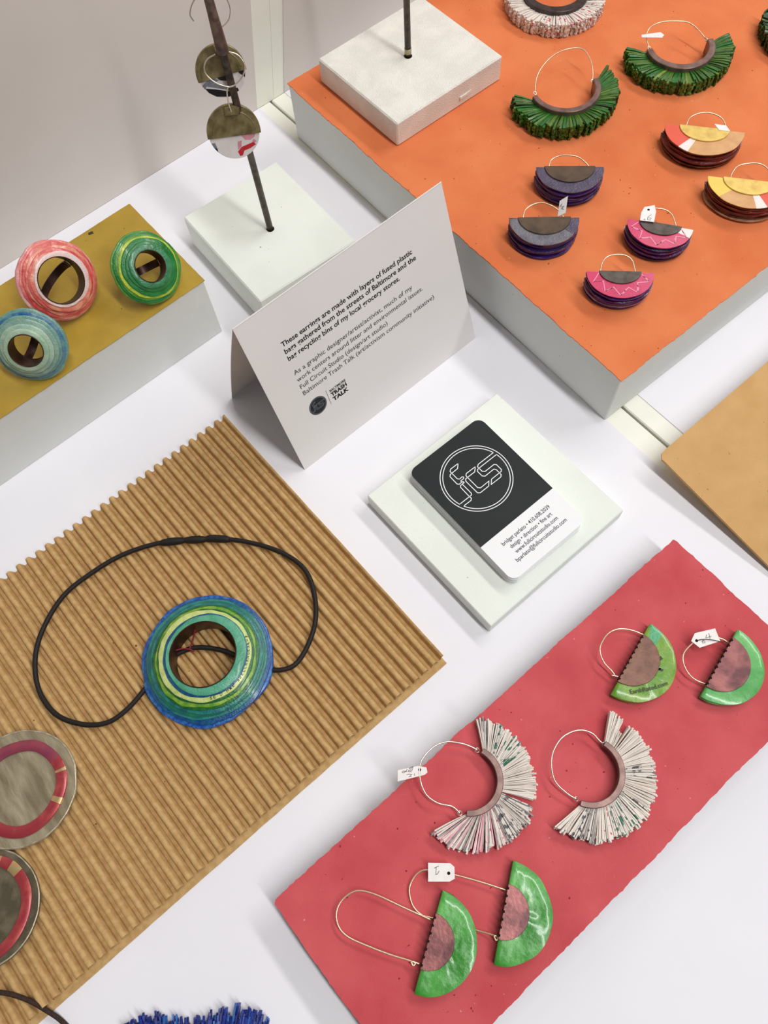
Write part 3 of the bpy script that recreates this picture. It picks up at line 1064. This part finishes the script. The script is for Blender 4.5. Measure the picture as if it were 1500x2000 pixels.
# --- layered ones on the orange paper
S_purple = plastic('film_purple', (62, 36, 128), (48, 28, 84), 200)
S_night = plastic('film_night', (40, 28, 60), (58, 34, 96), 200)
S_plum = plastic('film_plum', (84, 24, 72), (56, 22, 88), 200)
S_grey = plastic('film_slate', (112, 112, 120), (92, 88, 100), 160)
S_violet = plastic('film_dusk', (80, 70, 94), (62, 54, 80), 160)
S_pink = plastic('film_pink', (208, 50, 100), (194, 40, 88), 160, bump=0.15, rough=0.45, coat=0.08)
S_pinkline = plastic('film_pink_line', (240, 140, 170), (240, 150, 180), 160, bump=0.1, rough=0.45, coat=0.08)
S_maroon = plastic('film_maroon', (110, 34, 28), (74, 24, 22), 200)
S_brown = plastic('film_brown', (98, 52, 34), (66, 32, 26), 200)
S_rust = plastic('film_rust', (150, 50, 34), (120, 40, 30), 200)
S_red = plastic('film_red', (226, 86, 58), (220, 76, 52), 120, bump=0.12, rough=0.45, coat=0.08)
S_white = plastic('film_white', (238, 228, 222), (230, 220, 214), 120, bump=0.12, rough=0.45, coat=0.08)
S_tan = plastic('film_tan', (216, 166, 108), (204, 148, 92), 120, bump=0.15, rough=0.45, coat=0.08)
S_yellow = plastic('film_yellow', (236, 206, 84), (230, 190, 90), 120, bump=0.12, rough=0.45, coat=0.08)


def stack_half(label, mid, rot, R, Rm, mats_low, top_mats, sectors, plate_m, wire_pts, seed, group, th=11.2, depth=1.0, nl=8, mdepth=0.85):
    t = thing('half_disc_earring', label, 'earring', (mid[0], mid[1], OZ), rot, group)
    r = random.Random(int(seed * 10))
    for i in range(nl):
        z0 = th * 0.95 * i / nl
        z1 = th * 0.95 * (i + r.uniform(0.5, 0.85)) / nl
        s = R * (1.0 - 0.035 * abs(i - nl * 0.45) / nl * 2 + r.uniform(-0.02, 0.02))
        out = half_outline(s, 0.03, seed + i * 1.7, 40, depth * r.uniform(0.96, 1.05), dy=r.uniform(-0.6, 0.5))
        an = math.radians(r.uniform(-4, 4))
        out = [(x * math.cos(an) - y * math.sin(an), x * math.sin(an) + y * math.cos(an)) for x, y in out]
        v, f = prism_vf(out, z0, z1)
        v = [(x, y, z + 0.6 * nz(x * 0.15, y * 0.15, seed + i) * (1 if 0 < i else 0)) for x, y, z in v]
        mk('layer', v, f, mats_low[i % len(mats_low)], t)
    top = sector_plate('top_layer', t, R * 0.985, th, th + 0.5, sectors, top_mats, 0.02, seed, depth)
    prism('metal_plate', half_outline(Rm, 0.0, 0, 36, mdepth, dy=-0.4), th + 0.55, th + 1.2, plate_m, t, ch=0.2)
    wire(t, wire_pts)
    return t, top


W_S1 = [(318.9, 248.2, 54.0), (322.8, 250.3, 55.5), (327.9, 248.5, 56.6), (331.9, 244.7, 57.0), (335.3, 240.1, 56.6), (336.3, 234.5, 55.5), (336.5, 231.3, 54.0)]
W_S2 = [(278.6, 229.5, 54.0), (283.5, 232.4, 55.5), (289.2, 231.5, 56.6), (293.6, 228.2, 57.0), (296.2, 223.0, 56.6), (297.2, 217.7, 55.5), (296.8, 213.8, 54.0)]
W_S3 = [(328.3, 180.8, 54.0), (332.6, 183.0, 55.5), (336.3, 182.4, 56.6), (338.8, 180.5, 57.0), (342.3, 176.4, 56.6), (343.3, 171.1, 55.5), (339.6, 164.1, 54.0)]
W_S4 = [(282.1, 170.1, 54.0), (287.6, 174.0, 55.5), (292.5, 174.7, 56.6), (297.2, 172.0, 57.0), (300.6, 168.1, 56.6), (301.3, 163.3, 55.5), (296.5, 155.9, 54.0)]
W_S5 = [(404.7, 214.2, 54.0), (409.4, 216.5, 55.5), (414.4, 215.5, 56.6), (419.5, 211.8, 57.0), (422.7, 207.0, 56.6), (423.8, 201.7, 55.5), (421.0, 195.9, 54.0)]
W_S6 = [(390.2, 166.9, 54.0), (394.1, 169.2, 55.3), (400.1, 170.0, 56.3), (405.9, 166.6, 56.9), (410.0, 162.2, 56.9), (411.1, 157.5, 56.3), (409.5, 152.6, 55.3), (406.9, 149.1, 54.0)]
S_lilac = plastic('film_lilac', (196, 178, 196), (120, 100, 150), 200)
S_pale = plastic('film_pale', (196, 150, 120), (150, 100, 70), 200)
dark_low = [S_night, S_purple, S_night, S_purple, S_night, S_night, S_purple]
pink_low = [S_purple, S_night, S_lilac, S_plum, S_purple, S_plum, S_night, S_purple]
rust_low = [S_brown, S_pale, S_maroon, S_brown, S_maroon, S_rust, S_maroon, S_maroon]
stack_half('dusky purple half disc earring behind the slate grey one on orange paper', (326, 238), 137.2, 20.8, 15.3, dark_low, [S_violet], [(0, 180, 0)],
           bronze_dark, W_S1, 1.0, 'purple half disc earrings')
stack_half('slate grey topped purple half disc earring with a tag on its wire', (286.4, 219.8), 138.4, 20.8, 15.5, dark_low, [S_violet, S_grey],
           [(0, 38, 0), (38, 180, 1)], bronze_dark, W_S2, 2.0, 'purple half disc earrings')


def pink_lines(t, top, R, Rm, depth, mirror, seed):
    r = random.Random(seed)
    P = []
    prev = None
    n = 10
    pts = []
    for i in range(n + 1):
        a = math.radians(6 + 168 * i / n + r.uniform(-4, 4))
        rr = (R * 0.89 if i % 2 else Rm * 1.0)
        pts.append((rr * math.cos(a), rr * math.sin(a) * depth))
    P.append(ribbon_vf(pts, 0.55, 11.82))
    for i in (1, 3, 5, 7, 9):
        a = math.radians(6 + 168 * (i + 0.35) / n)
        P.append(ribbon_vf([pts[i], (R * 0.8 * math.cos(a), R * 0.8 * math.sin(a) * depth), (Rm * 1.05 * math.cos(a + 0.1), Rm * 1.05 * math.sin(a + 0.1) * depth)], 0.4, 11.82))
    v, f = merge(P)
    mk('line_print', v, f, S_pinkline, top)


s3, top3 = stack_half('pink patterned half disc earring with a white corner and upright tag', (332.5, 170.7), 124.5, 19.2, 12.2, pink_low, [S_pink, S_white],
                      [(0, 22, 1), (22, 180, 0)], gunmetal, W_S3, 3.0, 'pink half disc earrings', depth=0.93, mdepth=0.72)
pink_lines(s3, top3, 19.2, 12.4, 0.93, False, 4)
s4, top4 = stack_half('pink patterned half disc earring nearest the corner of the orange block', (289.8, 162.3), 135.8, 19.2, 11.8, pink_low, [S_pink],
                      [(0, 180, 0)], gunmetal, W_S4, 4.0, 'pink half disc earrings', depth=0.95, mdepth=0.75)
pink_lines(s4, top4, 19.2, 12.0, 0.95, True, 8)
stack_half('half disc earring in red, white and tan with a brass plate', (409.2, 204.2), 128.0, 24.4, 15.2, rust_low, [S_tan, S_white, S_red],
           [(0, 112, 0), (112, 128, 1), (128, 180, 2)], brass, W_S5, 5.0, 'red and tan half disc earrings', depth=0.93, mdepth=0.78)
stack_half('half disc earring in yellow and tan cut off by the photo edge', (395.6, 158.0), 127.8, 24.0, 15.2, rust_low, [S_tan, S_yellow, S_white, S_red],
           [(0, 62, 3), (62, 78, 2), (78, 135, 0), (135, 180, 1)], brass, W_S6, 6.0, 'red and tan half disc earrings', depth=0.9, mdepth=0.78)


# ------------------------------------------------------------------ fringed crescent earrings
def fringe_mesh(parent, base, tip, rin, rout, z0, z1, n, layers, mats, pick, seed, jit=0.05, gap=None, w_scale=1.12, loose=0.35):
    """strips cut through a whole stack of films: every cut keeps its place in all layers"""
    r = random.Random(seed)
    V, F, MI = [], [], []
    clump = 0.0
    for i in range(n):
        u = (i + 0.5) / n
        clump = 0.55 * clump + r.uniform(-0.45, 0.45)
        ab = math.radians(base[0] + (base[1] - base[0]) * u)
        at0 = math.radians(tip[0] + (tip[1] - tip[0]) * (u + 0.8 * clump / n))
        ro0 = rout(u) if callable(rout) else rout
        ro0 *= 1 + r.uniform(-jit, jit * 0.6)
        if gap and gap[0] < u < gap[1]:
            ro0 *= gap[2]
        main = pick(u, 1.0, r)
        bow = Vector((r.uniform(-.35, .35), r.uniform(-.35, .35)))
        lift = r.uniform(-0.4, 0.4)
        for l in range(layers):
            lf = (l + 0.5) / layers
            at = at0 + math.radians((tip[1] - tip[0]) / n) * r.uniform(-loose, loose)
            ro = ro0 * (1 + r.uniform(-0.018, 0.018)) - 1.2 * abs(lf - 0.6)
            wb = rin * abs(math.radians(base[1] - base[0])) / n * 1.05
            wt = ro * abs(math.radians(tip[1] - tip[0])) / n * r.uniform(0.8, 1.15) * w_scale
            thick = (z1 - z0) / layers * 0.47
            zb = z0 + (z1 - z0) * (0.25 + 0.5 * lf)
            zt = z0 + (z1 - z0) * lf + (lift + r.uniform(-0.2, 0.2)) * (z1 - z0) / layers
            zt = max(zt, z0 + thick)
            pb = Vector((rin * math.cos(ab), rin * math.sin(ab)))
            pt = Vector((ro * math.cos(at), ro * math.sin(at)))
            b = len(V)
            st = 3
            d = (pt - pb).normalized()
            nn = Vector((-d.y, d.x))
            for k in range(st + 1):
                s = k / st
                p = pb.lerp(pt, s) + bow * math.sin(math.pi * s)
                w = (wb + (wt - wb) * s) / 2
                z = zb + (zt - zb) * math.sin(s * math.pi / 2)
                tw = r.uniform(-0.25, 0.25) * s * w
                for sg, hz in ((-1, -1), (1, -1), (1, 1), (-1, 1)):
                    q = p + nn * (sg * w)
                    V.append((q.x, q.y, z + hz * thick + sg * tw))
            mi = main if r.random() < 0.7 else pick(u, lf, r)
            for k in range(st):
                c, e2 = b + k * 4, b + k * 4 + 4
                for a0, a1 in ((0, 1), (1, 2), (2, 3), (3, 0)):
                    F.append((c + a0, c + a1, e2 + a1, e2 + a0))
                    MI.append(mi)
            F.append((b + st * 4, b + st * 4 + 1, b + st * 4 + 2, b + st * 4 + 3))
            MI.append(mi)
    o = mk('fringe', V, F, mats, parent, midx=MI)
    o['kind'] = 'stuff'
    return o


def crescent(parent, r0, r1, a0, a1, z0, z1, m, seg=48):
    """folded metal channel holding the fringe"""
    V, F = [], []
    for i in range(seg + 1):
        u = i / seg
        a = math.radians(a0 + (a1 - a0) * u)
        # the band narrows a little towards both ends
        k = 1 - 0.12 * abs(2 * u - 1) ** 3
        ro = r0 + (r1 - r0) * k
        for rr, z in ((r0, z0), (ro, z0), (ro + 0.1, z1 - 0.3), (ro - 0.2, z1), (r0 + 0.25, z1), (r0, z1 - 0.25)):
            V.append((rr * math.cos(a), rr * math.sin(a), z))
    for i in range(seg):
        for s in range(6):
            s2 = (s + 1) % 6
            F.append((i * 6 + s, i * 6 + s2, i * 6 + 6 + s2, i * 6 + 6 + s))
    F.append(tuple(range(5, -1, -1)))
    F.append(tuple(range(seg * 6, seg * 6 + 6)))
    o = mk('crescent_band', V, F, m, parent)
    return smooth_angle(o, 40)


def small_ring(parent, c, r=1.0, m=silver_wire):
    pts = [(c[0] + r * math.cos(k * math.pi / 4), c[1] + r * math.sin(k * math.pi / 4), c[2] + 0.5 * math.sin(k * math.pi / 4)) for k in range(8)]
    return tube('wire_loop', pts, 0.28, m, parent, k=3, seg=6, closed=True, world=True)


GF = [plastic('fringe_green', (60, 102, 24), (42, 82, 18), 300, rough=0.4, bump=0.2), plastic('fringe_emerald', (26, 110, 30), (28, 90, 26), 300, rough=0.4, bump=0.2),
      plastic('fringe_moss', (88, 122, 36), (70, 106, 28), 300, rough=0.4, bump=0.2), plastic('fringe_forest', (28, 64, 18), (20, 52, 16), 300, rough=0.5, bump=0.2),
      plastic('fringe_pale', (126, 152, 62), (100, 136, 48), 300, rough=0.4, bump=0.2)]
WF = [plastic('fringe_white', (232, 222, 212), (222, 212, 202), 300, rough=0.6, bump=0.1, coat=0), plastic('fringe_ivory', (216, 204, 192), (204, 192, 182), 300, rough=0.6, bump=0.1, coat=0),
      plastic('fringe_blush', (230, 184, 188), (220, 150, 160), 300, rough=0.6, bump=0.1, coat=0), plastic('fringe_ash', (168, 160, 156), (130, 124, 122), 500, rough=0.6, bump=0.1, coat=0),
      plastic('fringe_teal_fleck', (222, 214, 206), (52, 116, 92), 330, rough=0.6, bump=0.1, con=(0.5, 0.56), coat=0),
      plastic('fringe_ink_fleck', (218, 210, 202), (92, 90, 94), 420, rough=0.6, bump=0.1, con=(0.52, 0.58), coat=0),
      plastic('fringe_rose_fleck', (232, 222, 214), (204, 84, 96), 380, rough=0.6, bump=0.1, con=(0.55, 0.6), coat=0)]
BF = [plastic('fringe_navy', (10, 28, 110), (16, 46, 140), 300, rough=0.4, bump=0.2), plastic('fringe_royal', (18, 56, 160), (14, 40, 130), 300, rough=0.4, bump=0.2),
      plastic('fringe_azure', (40, 106, 178), (24, 80, 160), 300, rough=0.4, bump=0.2)]


def pick_green(u, lf, r):
    k = r.random()
    patch = nz(u * 9, 0.3, 2.2)
    if patch > 0.15:
        return 1 if k < 0.4 else (0 if k < 0.8 else 2)
    if k < 0.34:
        return 0
    if k < 0.62:
        return 2
    if k < 0.8:
        return 3
    return 4 if k > 0.94 else 1


W_F3 = [(357.3, 299.7, 54.0), (366.4, 307.6, 55.9), (376.6, 311.6, 57.5), (387.4, 312.5, 58.6), (397.2, 309.7, 59.0), (403.6, 304.2, 58.6), (402.6, 296.3, 57.5), (398.4, 288.8, 55.9), (391.8, 282.0, 54.0)]
W_F4 = [(440.9, 278.1, 54.0), (445.2, 285.1, 55.9), (451.6, 288.3, 57.5), (459.5, 286.1, 58.6), (465.7, 280.6, 59.0), (471.6, 274.5, 58.6), (473.1, 267.5, 57.5), (472.5, 260.0, 55.9), (473.5, 257.8, 54.0)]
g_green = 'green fringed earrings on the orange paper'
t = thing('fringed_earring', 'green fringed crescent earring beside the white plaster block', 'earring', (374, 289.6, OZ), 0, g_green)
fringe_mesh(t, (163, 334), (146, 352), 20.5, lambda u: 35.2 + 1.6 * math.sin(u * 7), 0.2, 9.6, 92, 7, GF, pick_green, 31, 0.06)
crescent(t, 19.5, 23.2, 161, 336, 1.0, 11.2, crescent_metal)
wire(t, W_F3)
small_ring(t, W_F3[0]); small_ring(t, W_F3[-1])
t = thing('fringed_earring', 'green fringed crescent earring with a tag on its hoop', 'earring', (456, 265.2, OZ), 0, g_green)
fringe_mesh(t, (150, 330), (138, 338), 20, lambda u: 35.0 + 1.2 * math.sin(u * 6 + 1), 0.2, 9.6, 92, 7, GF, pick_green, 32, 0.04)
crescent(t, 18.5, 22.8, 148, 331, 1.0, 11.2, crescent_metal)
wire(t, W_F4)
small_ring(t, W_F4[0]); small_ring(t, W_F4[-1])
t = thing('fringed_earring', 'dark green fringed earring just entering at the right photo edge', 'earring', (536, 217.0, OZ), 0, g_green)
fringe_mesh(t, (120, 300), (108, 308), 20, 35.0, 0.2, 9.6, 80, 6, GF, lambda u, lf, r: 3 if r.random() < .7 else 0, 33, 0.04)
crescent(t, 18.5, 22.8, 118, 301, 1.0, 11.2, crescent_dark)


def pick_white_a(u, lf, r):      # from the tip by the wire down to the pinkish end
    k = r.random()
    if u < 0.12:
        return 0 if k < .55 else (1 if k < .8 else 3)
    if u < 0.30:
        return 4 if k < 0.45 else 0
    if u < 0.52:
        return 0 if k < .8 else 1
    if u < 0.68:
        return 5 if k < .6 else (1 if k < .85 else 3)
    return (2 if k < .42 else (6 if k < .55 else (0 if k < .8 else 3)))


def pick_white_b(u, lf, r):
    k = r.random()
    if u < 0.3:
        return 0 if k < .6 else 1
    if u < 0.55:
        return 1 if k < .5 else (5 if k < .62 else 0)
    if u < 0.72:
        return 4 if k < .35 else 0
    if u < 0.82:
        return 6 if k < .4 else 0
    if u < 0.92:
        return 5 if k < .6 else 3
    return 0 if k < .7 else 1


def pick_white_c(u, lf, r):
    k = r.random()
    return 0 if k < .45 else (1 if k < .62 else (6 if k < .8 else (2 if k < .9 else 5)))


W_F1 = [(53.6, 23.5, 20.0), (52.6, 26.1, 20.6), (49.8, 30.7, 21.2), (44.6, 36.1, 21.6), (37.9, 38.4, 21.9), (29.5, 37.3, 22.0), (24.1, 32.5, 21.9), (21.0, 24.9, 21.6), (22.4, 18.1, 21.2), (26.8, 12.1, 20.6), (27.6, 7.6, 20.0)]
W_F2 = [(102.2, -14.5, 20.0), (101.6, -11.7, 20.7), (101.2, -6.8, 21.3), (97.2, -1.6, 21.7), (89.3, 1.0, 22.0), (81.0, -0.8, 22.0), (75.3, -5.3, 21.7), (71.8, -11.5, 21.3), (72.3, -18.7, 20.7), (74.0, -23.5, 20.0)]
g_white = 'white fringed earrings'
t = thing('fringed_earring', 'white fringed crescent earring with pink streaks and a tag on its hoop', 'earring', (40.6, 16.3, PZ), 0, g_white)
fringe_mesh(t, (17, -60), (39, -57), 15, lambda u: 30.0 + 3.0 * u, 0.15, 5.6, 84, 5, WF, lambda u, lf, r: pick_white_a(u * 0.52, lf, r), 41, 0.04)
fringe_mesh(t, (-60, -131), (-62, -168), 15, lambda u: 33.6 - 3.5 * u * u, 0.15, 5.2, 84, 5, WF, lambda u, lf, r: pick_white_a(0.52 + u * 0.48, lf, r), 42, 0.05)
crescent(t, 13.9, 16.9, 20, -134, 0.6, 6.8, crescent_metal)
wire(t, W_F1, silver_wire)
small_ring(t, W_F1[0]); small_ring(t, W_F1[-1])
t = thing('fringed_earring', 'white fringed crescent earring with grey and green streaks and no tag', 'earring', (87.2, -18.3, PZ), 0, g_white)
fringe_mesh(t, (13, -147), (24, -166), 15, lambda u: 31.0 + 1.2 * math.sin(u * 3.1), 0.15, 5.8, 150, 5, WF, pick_white_b, 43, 0.045, gap=(0.075, 0.105, 0.8))
crescent(t, 14.1, 17.0, 15, -150, 0.6, 7.0, crescent_metal)
wire(t, W_F2, silver_wire)
small_ring(t, W_F2[0]); small_ring(t, W_F2[-1])
t = thing('fringed_earring', 'white fringed earring with red flecks at the top edge of the orange paper', 'earring', (436.6, 360.4, OZ), 0, g_white)
fringe_mesh(t, (135, 320), (122, 332), 19, 34.5, 0.2, 9.6, 100, 7, WF, pick_white_c, 44, 0.04)
crescent(t, 17.6, 23.2, 133, 322, 1.0, 11.2, crescent_dark)

# blue fringe at the bottom of the photo
t = thing('fringed_brooch', 'royal blue fringed piece at the near edge of the table', 'brooch', (-187.2, -69.6, 0), 0)
fringe_mesh(t, (37, 72), (37, 72), 84, lambda u: 112.0 + 2.5 * math.sin(u * 9), 0.15, 6.0, 90, 6, BF, lambda u, lf, r: (0 if r.random() < .6 else (1 if r.random() < .7 else 2)), 51, 0.03)
crescent(t, 80, 88, 36, 73, 0.5, 7.0, crescent_metal)

# ------------------------------------------------------------------ price tags
price_tag('white price tag threaded on the long wire loop of the green earring', [(1.8, 1.1, 20.4), (9.5, -5.7, 20.4), (9.9, -8.1, 20.4), (6.7, -11.9, 20.4), (4.1, -11.3, 20.4), (-3.5, -4.9, 20.4)],
          (6.1, -8.4, 20.4), [[(2.4, -2.5, 20.46), (4.6, -3.1, 20.46)], [(3.4, -2.8, 20.46), (1.2, -5.0, 20.46), (2.0, -5.3, 20.46), (3.4, -4.8, 20.46)]])
t64 = price_tag('white price tag with 64 tied to the mint green earring', [(175.8, -5.9, 23.0), (185.3, -10.9, 23.0), (182.2, -16.9, 23.0), (171.9, -12.5, 23.0), (171.3, -7.4, 23.0)],
                (173.5, -9.1, 23.0), [[(177.0, -11.2, 23.06), (175.3, -11.0, 23.06), (174.8, -11.9, 23.06), (175.9, -12.5, 23.06), (176.4, -11.7, 23.06), (175.4, -11.2, 23.06)],
                                      [(179.6, -10.2, 23.06), (178.0, -11.2, 23.06), (180.8, -12.4, 23.06)], [(181.0, -10.4, 23.06), (179.2, -12.9, 23.06)]])
tube('tie_wire', [(173.5, -9.1, 22.9), (176.0, -10.6, 23.6), (179.5, -14.0, 23.6), (182.4, -17.6, 23.0), (184.6, -18.6, 21.0)], 0.22, gunmetal, t64, k=5, seg=6, world=True)
price_tag('white price tag lying over the edge of the pink paper', [(17.8, 41.4, 22.2), (26.5, 36.6, 22.2), (29.2, 33.4, 22.2), (28.0, 31.3, 22.2), (26.2, 31.4, 22.2), (14.4, 37.5, 22.2)],
          (26.0, 34.7, 22.2), [[(21.7, 38.8, 22.26), (20.7, 38.5, 22.26), (19.1, 38.6, 22.26), (18.8, 39.3, 22.26), (19.6, 39.4, 22.26), (20.3, 38.5, 22.26), (20.9, 38.0, 22.26)],
                               [(24.6, 37.9, 22.26), (22.6, 38.5, 22.26), (22.9, 37.8, 22.26), (24.5, 37.8, 22.26), (23.1, 36.9, 22.26), (21.9, 38.0, 22.26), (21.3, 37.6, 22.26), (22.5, 36.5, 22.26)],
                               [(19.7, 37.0, 22.26), (20.8, 36.5, 22.26), (21.6, 35.5, 22.26), (19.9, 35.5, 22.26), (21.0, 34.8, 22.26)], [(22.9, 35.0, 22.26), (22.3, 34.3, 22.26)]])
price_tag('white price tag seen nearly edge-on on the green fringed earring', [(441.0, 285.7, 57.4), (442.0, 287.1, 58.0), (452.8, 280.3, 58.0), (453.2, 277.3, 57.4), (450.7, 276.8, 57.0)])
price_tag('white price tag standing on the wire of the slate grey earring', [(298.7, 220.3, 61.0), (302.6, 218.0, 64.0), (297.8, 213.7, 57.0), (294.0, 216.1, 55.0)], None,
          [[(298.4, 217.9, 60.9), (297.2, 217.9, 59.6), (298.6, 216.4, 60.0), (297.2, 216.6, 59.0), (297.9, 215.4, 58.6)]])
price_tag('white price tag behind the pink earring with the white corner', [(334.0, 185.1, 58.0), (339.4, 182.1, 58.0), (336.3, 178.2, 58.0), (329.6, 173.6, 58.0), (324.7, 180.0, 58.0), (329.5, 183.5, 58.0)],
          (334.2, 182.1, 58.0), [[(332.6, 178.4, 58.06), (329.7, 178.6, 58.06), (328.1, 177.4, 58.06), (328.8, 176.1, 58.06), (330.5, 176.8, 58.06), (329.3, 178.0, 58.06)],
                                 [(327.6, 178.6, 58.06), (326.6, 178.9, 58.06), (327.0, 177.9, 58.06)]])
price_tag('white price tag behind the brass plated red and tan earring', [(415.2, 202.0, 57.4), (419.4, 196.2, 57.4), (417.6, 191.4, 57.2), (413.6, 196.9, 57.2)])

# ------------------------------------------------------------------ two disc earrings hung on the stand
H_white = plastic('hang_white', (226, 218, 216), (216, 208, 206), 120, rough=0.35, bump=0.1)
H_black = mat('hang_black', (24, 22, 26), rough=0.35)
H_grey = plastic('hang_grey', (110, 114, 124), (140, 142, 148), 200, rough=0.35, bump=0.1)
H_red = plastic('hang_red', (190, 24, 40), (196, 40, 56), 200, rough=0.35, bump=0.1)
H_pink = plastic('hang_pink', (204, 130, 146), (214, 150, 160), 200, rough=0.35, bump=0.1)


def clip_disc(pts, R):
    res = []
    for x, y in pts:
        d = math.hypot(x, y)
        res.append((x, y) if d <= R else (x * R / d, y * R / d))
    return res


def hung_disc(label, loc, R, edge, hoop, stem, patches, bracket, hoop_z=1.5):
    t = thing('disc_earring', label, 'earring', loc, basis=(Vector((.898, -.44, 0)), Vector((.165, .336, .927)), Vector((-.408, -.833, .375))),
              group='disc earrings hung on the steel rod')
    prism('plastic_disc', arc(0, 0, R * 0.95, 0, 360, 60)[:-1], -1.2, 0.0, H_white, t, ch=0.2)
    for nm, pts, m in patches:
        prism('printed_patch', clip_disc(pts, R * 0.945), 0.0, 0.05, m, t)
    # bronze cap over the upper half, with a raised rim
    a0 = math.degrees(math.atan2(edge[1][1], edge[1][0]))
    a1 = math.degrees(math.atan2(edge[0][1], edge[0][0]))
    if a1 < a0:
        a1 += 360
    prism('bronze_cap', arc(0, 0, R, a0, a1, 48), -1.6, 0.7, bronze, t, ch=0.25)
    rimp = [(x, y, 0.65) for x, y in arc(0.2, -0.6, R * 0.80, a0 + 12, a1 - 12, 32)]
    tube('cap_rim', rimp, 0.35, bronze, t, k=1, seg=6)
    if bracket:
        prism('bracket', bracket, 0.2, 2.6, bronze, t, ch=0.4)
    tube('hoop', [(x, y, hoop_z) if len(q) == 2 else q for q in hoop for x, y in [q[:2]]], 0.38, silver_wire, t, k=6, seg=8)
    tube('stem', stem, 0.38, silver_wire, t, k=5, seg=8)
    return t


hung_disc('bronze capped disc earring with a black and grey print, hanging higher', (171.2, 357.6, 137.6), 13.3, [(-12.9, -3.0), (12.4, -1.2)],
          [(-7.1, 25.3), (-7.9, 28.9), (-4.0, 34.2), (3.8, 37.6), (10.2, 33.8), (12.2, 28.5), (11.0, 24.0), (8.1, 21.3), (4.3, 19.9), (2.2, 19.4)],
          [(2.2, 19.4, 1.5), (1.2, 17.5, 1.5), (0.8, 13.5, 1.4), (0.8, 10.8, 0.8)],
          [('dark', [(-4.6, -0.8), (1.9, -1.1), (3.2, -5.1), (-1.5, -4.0)], H_black), ('dark', [(8.2, -1.1), (13.0, -1.4), (11.8, -5.0), (9.3, -2.6)], H_black),
           ('grey', [(-12.9, -5.2), (-6.6, -1.6), (-2.0, -3.6), (-5.0, -4.6), (-1.0, -6.2), (2.5, -7.6), (1.5, -9.2), (-4.0, -7.4), (-9.4, -5.4), (-11, -7)], H_grey),
           ('dark', [(-10.4, -6.2), (-5.3, -7.6), (2.2, -10.2), (6.4, -9.0), (7.0, -11.0), (1, -13), (-6, -12), (-9.5, -9.2)], H_black)],
          [(-1.0, 9.4), (2.4, 9.2), (2.2, 12.8), (-0.6, 13.0)])
hung_disc('bronze capped disc earring with a white, pink and red print, hanging lower', (166.0, 350.4, 106.7), 14.9, [(-14.6, -0.6), (14.7, -2.9)],
          [(1.9, 44.8, 8.2), (2.3, 42.6, 8.7), (7.4, 41.7, 8.9), (12.1, 39.3, 9.4), (14.2, 34.3, 10.6), (11.1, 29.3, 11.7), (5.7, 26.6, 12.4), (1.8, 27.2, 12.2), (-3.0, 30.0, 11.6), (-6.2, 34.0, 10.6), (-6.2, 37.7, 9.8), (-3.5, 40.6, 9.1), (0.9, 41.8, 8.9)],
          [(5.7, 26.6, 12.4), (3.2, 26.4, 12.3), (2.0, 24.6, 11.8), (1.2, 18.5, 7.5), (1.4, 12.6, 3.0), (1.4, 11.4, 2.5)],
          [('red', [(-0.5, -10.4), (2.1, -8.4), (9.4, -7.0), (10.4, -8.6), (6.8, -10.0), (3.2, -10.6), (1.8, -12.9), (0.2, -13)], H_red),
           ('pink', [(3.4, -2.2), (11.4, -2.8), (10.6, -4.4), (8.0, -5.6), (5.0, -4.9)], H_pink), ('pink', [(-0.2, -9.6), (0.7, -5.2), (3.1, -5.0), (2.2, -8.0)], H_pink),
           ('pink', [(8.6, -6.6), (9.8, -5.4), (11.2, -7.0), (9.8, -7.6)], H_pink),
           ('grey', [(-14.4, -3.4), (-11.6, -3.2), (-11.2, -6.4), (-13.2, -6.2)], H_grey), ('dark', [(-13.6, -6.2), (-11.2, -6.4), (-11.2, -8.6), (-12.4, -7.9)], H_black)],
          [(-2.6, 10.0), (4.8, 9.2), (6.2, 12.6), (5.0, 14.2), (-1.8, 14.0)])
